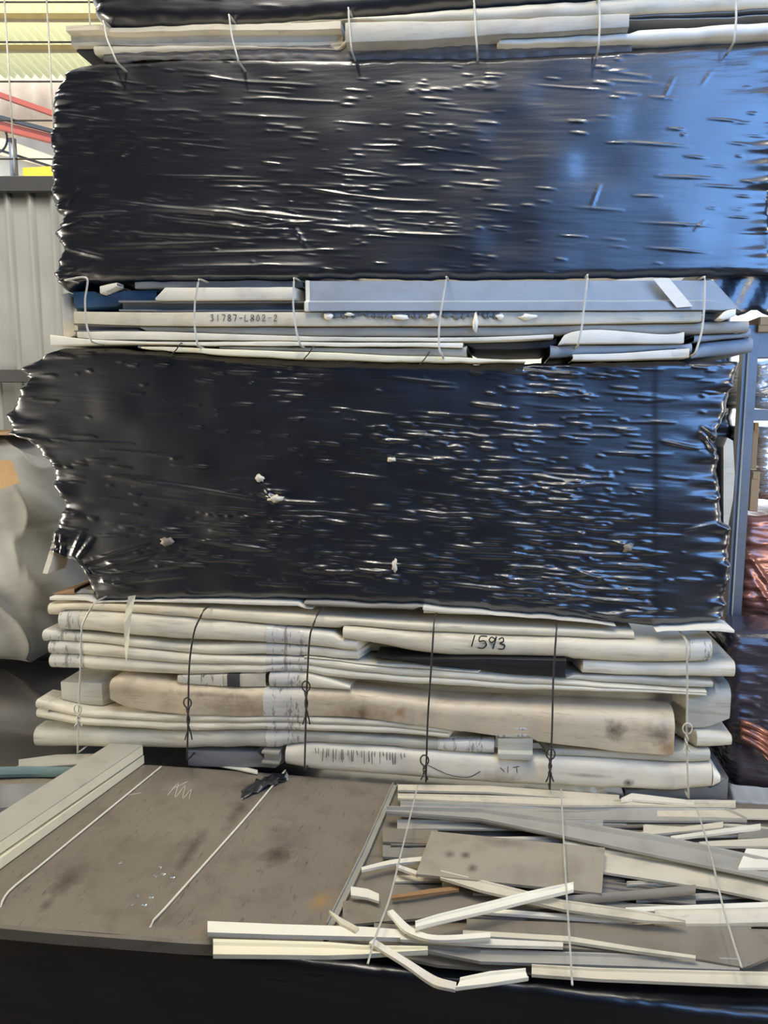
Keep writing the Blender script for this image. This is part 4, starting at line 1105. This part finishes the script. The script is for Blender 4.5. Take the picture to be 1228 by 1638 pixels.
b1 = board('white_board', Z0 + .008, Z0 + .042, (0, 1391), (231, 1221), .13, 'yellowish', 'lower of the two white boards lying at the left on the tan sheet')
b2 = board('white_board', Z0 + .05, Z0 + .086, (0, 1366), (229, 1207), .13, 'yellowish', 'upper of the two white boards at the left, grey on its top')
lo = b2.data
A_ = [Vector(v.co) for v in lo.vertices]
V = [A_[i] + b2.location + Vector((0, 0, .001)) for i in (4, 5, 6, 7)]; V += [v + Vector((0, 0, .002)) for v in V]
o = mesh_obj('grey_facing', V, box_vf((0, 0, 0), (1, 1, 1))[1], M['grey'], b2, smooth=False); o['label'] = 'grey dusty top facing'

# junk beyond the boards, left
ZJ = Z0
G6 = 'scrap lying left of the two white boards'
flat('scrap_plate', [(-80, 1262, 1300), (0, 1258, 1296), (110, 1256, 1290)], ZJ + .004, 'midgrey', 'dull grey plate lying left of the two boards', 'scrap plate', G6, wob=.004)
flat('teal_pipe', [(-80, 1236, 1246), (40, 1234, 1243), (150, 1237, 1243)], ZJ + .014, 'teal', 'grey teal pipe lying left of the two boards', 'pipe', G6, thick=.012, round_=True)
flat('scrap_plate', [(30, 1218, 1232), (90, 1210, 1228), (170, 1208, 1222)], ZJ + .02, 'grey', 'grey plate at the back left corner of the lowest bale', 'scrap plate', G6, wob=.004)
flat('scrap_plate', [(-60, 1300, 1340), (0, 1296, 1330), (70, 1288, 1310)], ZJ + .012, 'dark', 'dark plate beside the boards at the photo\'s left edge', 'scrap plate', G6, wob=.004)

# ---- loose strips on the right half
G5 = 'loose scrap strips on the lowest bale'
Zs = Z0
flat('metal_plate', [(626, 1264, 524, 1512), (760, 1270, 700, 1548), (950, 1276, 930, 1566), (1330, 1296, 1360, 1586)], Zs, 'tan', 'dull tan plate underneath all the loose strips', 'scrap plate', thick=.008, wob=.001, n=24)
def strip(st, dz, mat, label, lip=0., cat='scrap strip', name='scrap_strip', **k):
    return flat(name, st, Zs + .009 + dz, mat, label, cat, G5, lip=lip, **k)
strip([(636, 1258, 1267), (780, 1260, 1270), (990, 1275, 1287)], .022, 'cream', 'pale strip farthest back in the loose pile, touching the big drip marked panel')
strip([(636, 1275, 1283), (780, 1278, 1289), (900, 1283, 1294), (1176, 1286, 1294)], .024, 'cream', 'second pale strip from the back of the loose pile', lip=.006)
strip([(993, 1280, 1284), (1010, 1272, 1282), (1110, 1284, 1290)], .034, 'white', 'short pale strip at the back right, below the torn panel corner')
strip([(640, 1288, 1306), (900, 1296, 1318), (1100, 1297, 1320), (1160, 1297, 1319), (1194, 1315, 1319)], .012, 'grey', 'wide grey channel with a mitred white right tip', lip=.008)
strip([(618, 1298, 1306), (768, 1301, 1318), (900, 1320, 1346), (1068, 1348, 1382), (1300, 1398, 1430)], .04, 'grey', 'long grey channel with bright lips running diagonally across the pile', lip=.012, name='scrap_channel', cat='scrap channel', lipw=.14)
strip([(1012, 1336, 1341), (1156, 1318, 1327)], .026, 'cream', 'narrow cream strip rising to the right behind the third long wire')
strip([(1072, 1341, 1346), (1216, 1321, 1328)], .03, 'white', 'narrow white strip rising to the photo\'s right edge')
strip([(1118, 1350, 1357), (1300, 1340, 1358)], .024, 'cream', 'cream strip at the right edge under the two rising strips')
strip([(1180, 1331, 1345), (1300, 1328, 1342)], .02, 'dull', 'dull strip end at the right edge among the rising strips')
strip([(1180, 1392, 1193, 1361), (1300, 1392, 1300, 1366)], .05, 'bright', 'white plate end on the diagonal channel at the photo\'s right edge', name='scrap_plate', cat='scrap plate')
strip([(900, 1350, 1398), (966, 1364, 1402), (1142, 1391, 1429), (1300, 1424, 1462)], .024, 'cream', 'broad cream strip right of the tan square plate', lip=.006, lipw=.1)
pl = flat('tan_plate', [(690, 1333, 665, 1402), (820, 1346, 800, 1416), (967, 1360, 962, 1433)], Zs + .062, 'tan', 'square cornered tan plate with three dark blots on the loose pile', 'scrap plate', G5, wob=.001,
          spots=[(718, 1370, 8, 6, (70, 60, 50), .9), (744, 1372, 9, 6, (70, 60, 50), .9), (755, 1393, 8, 6, (76, 66, 54), .8), (800, 1350, 40, 10, (96, 86, 72), .6)],
          mat_args=dict(col=(160, 150, 132), amount=.4, rough=.45, scratches=.3))
strip([(704, 1398, 1410), (768, 1413, 1430), (900, 1446, 1461), (1030, 1464, 1479), (1096, 1479, 1482)], .05, 'cream', 'cream strip coming out from under the tan plate, pointed at its right', lip=.004)
strip([(612, 1328, 1350), (700, 1331, 1354)], .02, 'tan', 'tan strip end left of the tan plate')
strip([(612, 1354, 1374), (690, 1355, 1378)], .01, 'dull', 'dull strip below the tan strip end, left of the tan plate')
strip([(578, 1391, 1396), (627, 1379, 1386), (674, 1374, 1381)], .03, 'white', 'thin curved pale strip left of the tan plate', n=12, curve=True)
strip([(634, 1386, 1391), (668, 1397, 1404)], .034, 'white', 'short pale strip running to the tan plate\'s left corner', n=8)
strip([(561, 1422, 1436), (588, 1426, 1440), (606, 1434, 1446)], .03, 'white', 'torn pale scrap beside the grey angle', n=8, wob=.006)
strip([(626, 1436, 1441), (687, 1426, 1433), (734, 1421, 1427)], .034, 'brown', 'thin rusty brown strip below the tan plate', n=10)
strip([(548, 1446, 1484), (660, 1432, 1474), (800, 1430, 1462), (900, 1440, 1456)], .012, 'tan', 'broad tan strip right of the angle\'s front end')
strip([(908, 1440, 1448), (1010, 1432, 1440), (1112, 1422, 1431)], .036, 'tan', 'tan rod like strip rising to the right under the broad cream strip', round_=True, thick=.008)
strip([(752, 1455, 1462), (900, 1466, 1472), (1010, 1474, 1479)], .026, 'bright', 'thin white strip left of the big dull plate', n=10)
strip([(1000, 1456, 1463), (1300, 1444, 1453)], .03, 'bright', 'thin white strip above the cream round strip at the right edge')
strip([(1046, 1464, 1484), (1140, 1462, 1484), (1300, 1458, 1480)], .026, 'cream', 'cream round backed strip at the right edge', round_=True, thick=.012)
strip([(746, 1474, 746, 1502), (900, 1480, 890, 1520), (1100, 1486, 1090, 1534), (1200, 1490, 1190, 1552), (1300, 1494, 1270, 1520)], .022, 'tan', 'big dull tan plate near the front of the loose pile', name='scrap_plate', cat='scrap plate')
strip([(740, 1492, 1500), (910, 1502, 1510), (1020, 1520, 1526), (1112, 1533, 1538)], .036, 'cream', 'thin cream strip along the front of the big dull plate')
strip([(640, 1512, 1520), (768, 1526, 1546), (960, 1532, 1552), (1182, 1541, 1560)], .016, 'grey', 'grey white channel near the front edge of the loose pile', lip=.006)
strip([(850, 1550, 1566), (960, 1556, 1574), (1300, 1564, 1588)], .024, 'cream', 'long cream strip at the very front right of the loose pile', lip=.005)
strip([(664, 1481, 1491), (700, 1470, 1482), (780, 1450, 1464), (850, 1432, 1446), (917, 1418, 1430)], .07, 'bright', 'bright white strip rising to the right in front of the tan plate', lip=.006)
strip([(332, 1480, 1498), (450, 1485, 1502), (582, 1489, 1505), (648, 1494, 1507)], .03, 'bright', 'bright ragged strip over the front edge of the tan sheet, upper of two', thick=.012)
strip([(341, 1512, 1537), (450, 1515, 1538), (522, 1517, 1539), (580, 1522, 1537), (684, 1524, 1530)], .03, 'yellowish', 'creamy double ridged strip jutting over the front edge, lower of two', lip=.006, thick=.012, lipw=.3)
strip([(526, 1460, 530, 1466), (548, 1474, 545, 1482), (574, 1488, 568, 1494)], .04, 'cream', 'short cream diagonal strip at the front end of the grey angle', n=8)
strip([(619, 1462, 628, 1459), (648, 1494, 656, 1486), (684, 1507, 686, 1499), (784, 1504, 784, 1496)], .06, 'bright', 'bright bent strip curving right in front of the second long wire', n=18, curve=True)
strip([(640, 1500, 1507), (780, 1506, 1516), (900, 1512, 1519)], .04, 'white', 'white strip beside the bright bent one, running right')
strip([(590, 1512, 598, 1506), (650, 1550, 654, 1540), (694, 1580, 700, 1568), (728, 1588, 730, 1576)], .05, 'white', 'twisted white strip hanging off the front edge', n=20, wob=.006, curve=True)
strip([(728, 1588, 736, 1572), (780, 1582, 784, 1562), (845, 1572, 840, 1557)], .056, 'bright', 'bright folded strip end at the front, joined to the twisted one', lip=.006, n=12)
# half buried fillers
r_ = np.random.default_rng(77)
for i in range(46):
    yc = r_.uniform(1285, 1545); xl = r_.uniform(600, 1130) - (yc - 1290) * .15; ln = r_.uniform(140, 420); sl = r_.normal(.035, .06); th = r_.uniform(5, 16)
    xl = max(xl, 660 - (yc - 1260) * .45)
    ye_ = yc + sl * ln
    if ye_ > 1556 or ye_ < 1284: sl = .02
    st = [(xl, yc, yc + th), (xl + ln / 2, yc + sl * ln / 2, yc + sl * ln / 2 + th), (xl + ln, yc + sl * ln, yc + sl * ln + th * r_.uniform(.4, 1))]
    strip(st, r_.uniform(0, .02), ['cream', 'tan', 'dull', 'cream', 'grey'][i % 5], 'narrow scrap strip half buried among the larger loose strips', n=10, thick=.006, lip=.006 if i % 3 == 0 else 0)
GW5 = 'long tie wires across the loose strips'
for pts, lab in (([(668, 1256), (655, 1310), (640, 1370), (622, 1440), (600, 1500), (588, 1542)], 'long thin wire across the loose strips, beside the grey angle'),
                 ([(897, 1262), (901, 1340), (906, 1430), (911, 1510), (915, 1576)], 'long thin wire across the tan square plate'),
                 ([(1114, 1292), (1136, 1366), (1156, 1450), (1175, 1515), (1186, 1548)], 'long thin wire across the right end of the loose strips')):
    P = [tuple(atz(x, y, Zs + .095)) for x, y in pts]
    v, f = tube_vf(list(catmull(P, 40)), .0026)
    o = mesh_obj('long_tie_wire', v, f, M['wire_pale']); tag(o, lab, 'tie wire', GW5)

# ------------------------------------------------------------------ left: bulk bag on a dark bale
def blob(name, c, half, mat, parent=None, seed=0, p=3.2, amp=.04, nu=120, nv=80, sag=.1, fine=.012):
    V, F = [], []
    U, Vv = np.meshgrid(np.linspace(-math.pi, math.pi, nu, endpoint=False), np.linspace(-math.pi / 2, math.pi / 2, nv))
    sp = lambda a, e: np.sign(a) * np.abs(a) ** e
    e = 2 / p
    x = sp(np.cos(Vv), e) * sp(np.cos(U), e); y = sp(np.cos(Vv), e) * sp(np.sin(U), e); z = sp(np.sin(Vv), e)
    d = 1 + amp * vnoise(x * 2.5 + 30, z * 3 + y * 2 + 30, seed) + fine * (1 - np.abs(vnoise(x * 2.6 + y * 1.7 + z * 1.5 + 30, z * 1.8 - x * 1.2 + 40, seed + 1))) ** 3 * 2 - .5 * fine * np.exp(-((z - .25 - .05 * x) / .03) ** 2)
    w = 1 - sag * np.clip(z, -1, 1)
    P = np.stack([c[0] + half[0] * x * d * w, c[1] + half[1] * y * d * w, c[2] + half[2] * z * d], -1).reshape(-1, 3)
    idx = np.arange(nu * nv).reshape(nv, nu)
    F = np.stack([idx[:-1], np.roll(idx, -1, 1)[:-1], np.roll(idx, -1, 1)[1:], idx[1:]], -1).reshape(-1, 4).tolist()
    return mesh_obj(name, P, F, mat, parent)


YBG = 3.12
pt, pb_ = at(40, 712, YBG), at(40, 1104, YBG)
xr_ = at(118, 950, YBG + .3).x
hz = (pt.z - pb_.z) / 2
bagc = (xr_ - .62, YBG + .4, pb_.z + hz + .015)
bag = empty('bulk_bag', (bagc[0], bagc[1], pb_.z)); tag(bag, 'big grey woven bag left of the stack', 'bag')
blob('bag_body', bagc, (.6, .36, hz * .97), M['bag'], bag, seed=5, p=3.6, amp=.05, sag=.06, fine=.02, nu=260, nv=180)
a = [(-30, 736), (18, 736), (32, 772), (2, 782), (-30, 790)]
V = [at(x, y, YBG - .01 + .012 * ((y - 736) / 50 < .3)) for x, y in a] + [at(x, y, YBG + .01) for x, y in a]
o = mesh_obj('brown_patch', V, [tuple(range(5)), tuple(range(9, 4, -1))] + [(k, (k + 1) % 5, 5 + (k + 1) % 5, 5 + k) for k in range(5)], M['cardboard'], bag, smooth=False); fix_normals(o)
o['label'] = 'brown taped patch'
p = at(28, 708, YBG + .3)
o = box('brown_plank', (p.x - .9, p.y, pt.z + .035), (p.x, p.y + .35, pt.z + .055), M['brown']); tag(o, 'brown plank lying on the grey woven bag', 'plank')
p = at(140, 1106, YBG)
lowb = empty('covered_pallet', (p.x - .7, YBG + .4, 0)); tag(lowb, 'dark covered pallet under the grey woven bag', 'covered pallet')
hz2 = (pb_.z) / 2 - .05
blob('dark_cover', (p.x - .72, YBG + .4, hz2 + .01), (.74, .36, hz2 + .01), M['tarp'], lowb, seed=15, p=6, amp=.03, sag=.0)

# ------------------------------------------------------------------ right: rack, boxes and film bales
YP = 3.02
p0, p1 = at(1174, 800, YP), at(1197, 800, YP)
rack = empty('rack_upright', ((p0.x + p1.x) / 2, YP, 0)); tag(rack, 'grey steel rack upright at the right of the stack', 'rack')
zt_ = at(1190, 520, YP).z
xa, xb = p0.x, p1.x
# an open C-shaped post
prof = [(xa, 0), (xb, 0), (xb, .05), (xb - .004, .05), (xb - .004, .004), (xa + .004, .004), (xa + .004, .05), (xa, .05)]
q = len(prof); V = [(x, YP + y, 0) for x, y in prof] + [(x, YP + y, zt_) for x, y in prof]
F = [(k, (k + 1) % q, q + (k + 1) % q, q + k) for k in range(q)] + [tuple(range(q - 1, -1, -1)), tuple(range(q, 2 * q))]
o = mesh_obj('post', V, F, M['steel'], rack, smooth=False); fix_normals(o)
xm = xa + (xb - xa) * .3
V, F = tube_vf([(xm, YP - .004, .02), (xm, YP - .004, zt_ - .02)], .004, 6); mesh_obj('post_rib', V, F, M['grey'], rack)
for y0_, y1_ in ((530, 573), (655, 673)):
    a_, b_ = at(1200, y0_, YP + .01), at(1200, y1_, YP + .01)
    box('cross_beam', (xb - .005, YP + .002, b_.z), (xb + 1.2, YP + .05, a_.z), M['steel'], rack, bw=.003)


def rbale(name, x0, y0, y1, Y, mat, label, seed, depth=.34, x1=1520, folds=(), amp=.004, dash=220, tilt=-.1):
    return film_bale(name, [(x0, y0), (x0 - 3, (y0 + y1) / 2), (x0, y1)], [(x1, y0), (x1, y1)], [(x0 - 20, y0), (x1, y0 - 10)], [(x0 - 20, y1), (x1, y1 + 12)], Y, depth, mat, label,
                     seed=seed, nx=120, nz=120, n_dash=dash, dash_amp=.004, base_amp=amp, tilt=tilt, folds=folds, bulge=.02, side_amp=.02)[0]


rbale('wrapped_bale', 1120, 512, 1040, 3.66, M['film'], 'black film bale of the second row, seen in the gap left of the rack upright', 55, depth=.35, x1=1176)
rbale('wrapped_bale', 1203, 576, 652, 3.3, M['silver'], 'silver film bale between the two rack beams at the right edge', 51, amp=.006, dash=120, tilt=.3)
rbale('wrapped_bale', 1211, 684, 800, 3.32, M['silver'], 'silver film bale under the lower rack beam at the right edge', 52, amp=.006, dash=200, tilt=.3)
rbale('wrapped_bale', 1186, 828, 1075, 3.2, M['copper'], 'copper brown film bale behind the rack upright', 53, folds=[(1186, 900, 1240, 985, 5, .012), (1190, 880, 1240, 950, 4, .012), (1186, 840, 1240, 832, 4, .01), (1190, 872, 1240, 866, 4, .01)], amp=.006)
rbale('wrapped_bale', 1164, 1016, proj((at(1164, 1200, 2.71).x, 2.71, ZT + .012))[1], 2.71, M['purple'], 'dark violet film bale at the lower right behind the lower bundle', 54, amp=.003, depth=.2)
rc = empty('film_highlight', at(1200, 1190, 2.8)); tag(rc, 'copper highlight on the dark violet bale, shaped as a film tuft', 'film highlight')  # highlight on the violet bale, put in as a copper coloured film piece
V, F = [], []
for i in range(15):
    for j in range(22):
        a, t = i / 14, j / 21
        p = at(1182 + 50 * a, 1148 + 8 * a * a * 3 + t * (34 + 14 * a), 2.67)
        V.append(p + Vector((0, -.018 * abs(math.sin(t * 9 + a)) - .02 * math.sin(math.pi * a) , 0)))
F = [(i * 22 + j, i * 22 + j + 1, i * 22 + j + 23, i * 22 + j + 22) for i in range(14) for j in range(21)]
o = mesh_obj('highlight_film', V, F, M['copper'], rc); md = o.modifiers.new('thickness', 'SOLIDIFY'); md.thickness = .004
for (x0, y0, x1, y1, Y, lab) in ((1212, 505, 1300, 531, 3.0, 'cardboard box on the upper rack beam at the right edge'), (1200, 676, 1214, 750, 3.14, 'upper tall cardboard strip right of the rack upright'),
                                 (1198, 754, 1216, 818, 3.12, 'lower tall cardboard strip right of the rack upright')):
    a_, b_ = at(x0, y1, Y), at(x1, y0, Y)
    bx_ = empty('cardboard_box', ((a_.x + b_.x) / 2, Y + .1, a_.z)); tag(bx_, lab, 'cardboard')
    box('box_body', (a_.x, Y, a_.z), (b_.x, Y + .2, b_.z), M['cardboard'], bx_, bw=.003)
    box('box_flap', (a_.x + .004, Y - .004, b_.z - .03), (b_.x - .004, Y, b_.z - .002), M['cardboard'], bx_, bw=.001)
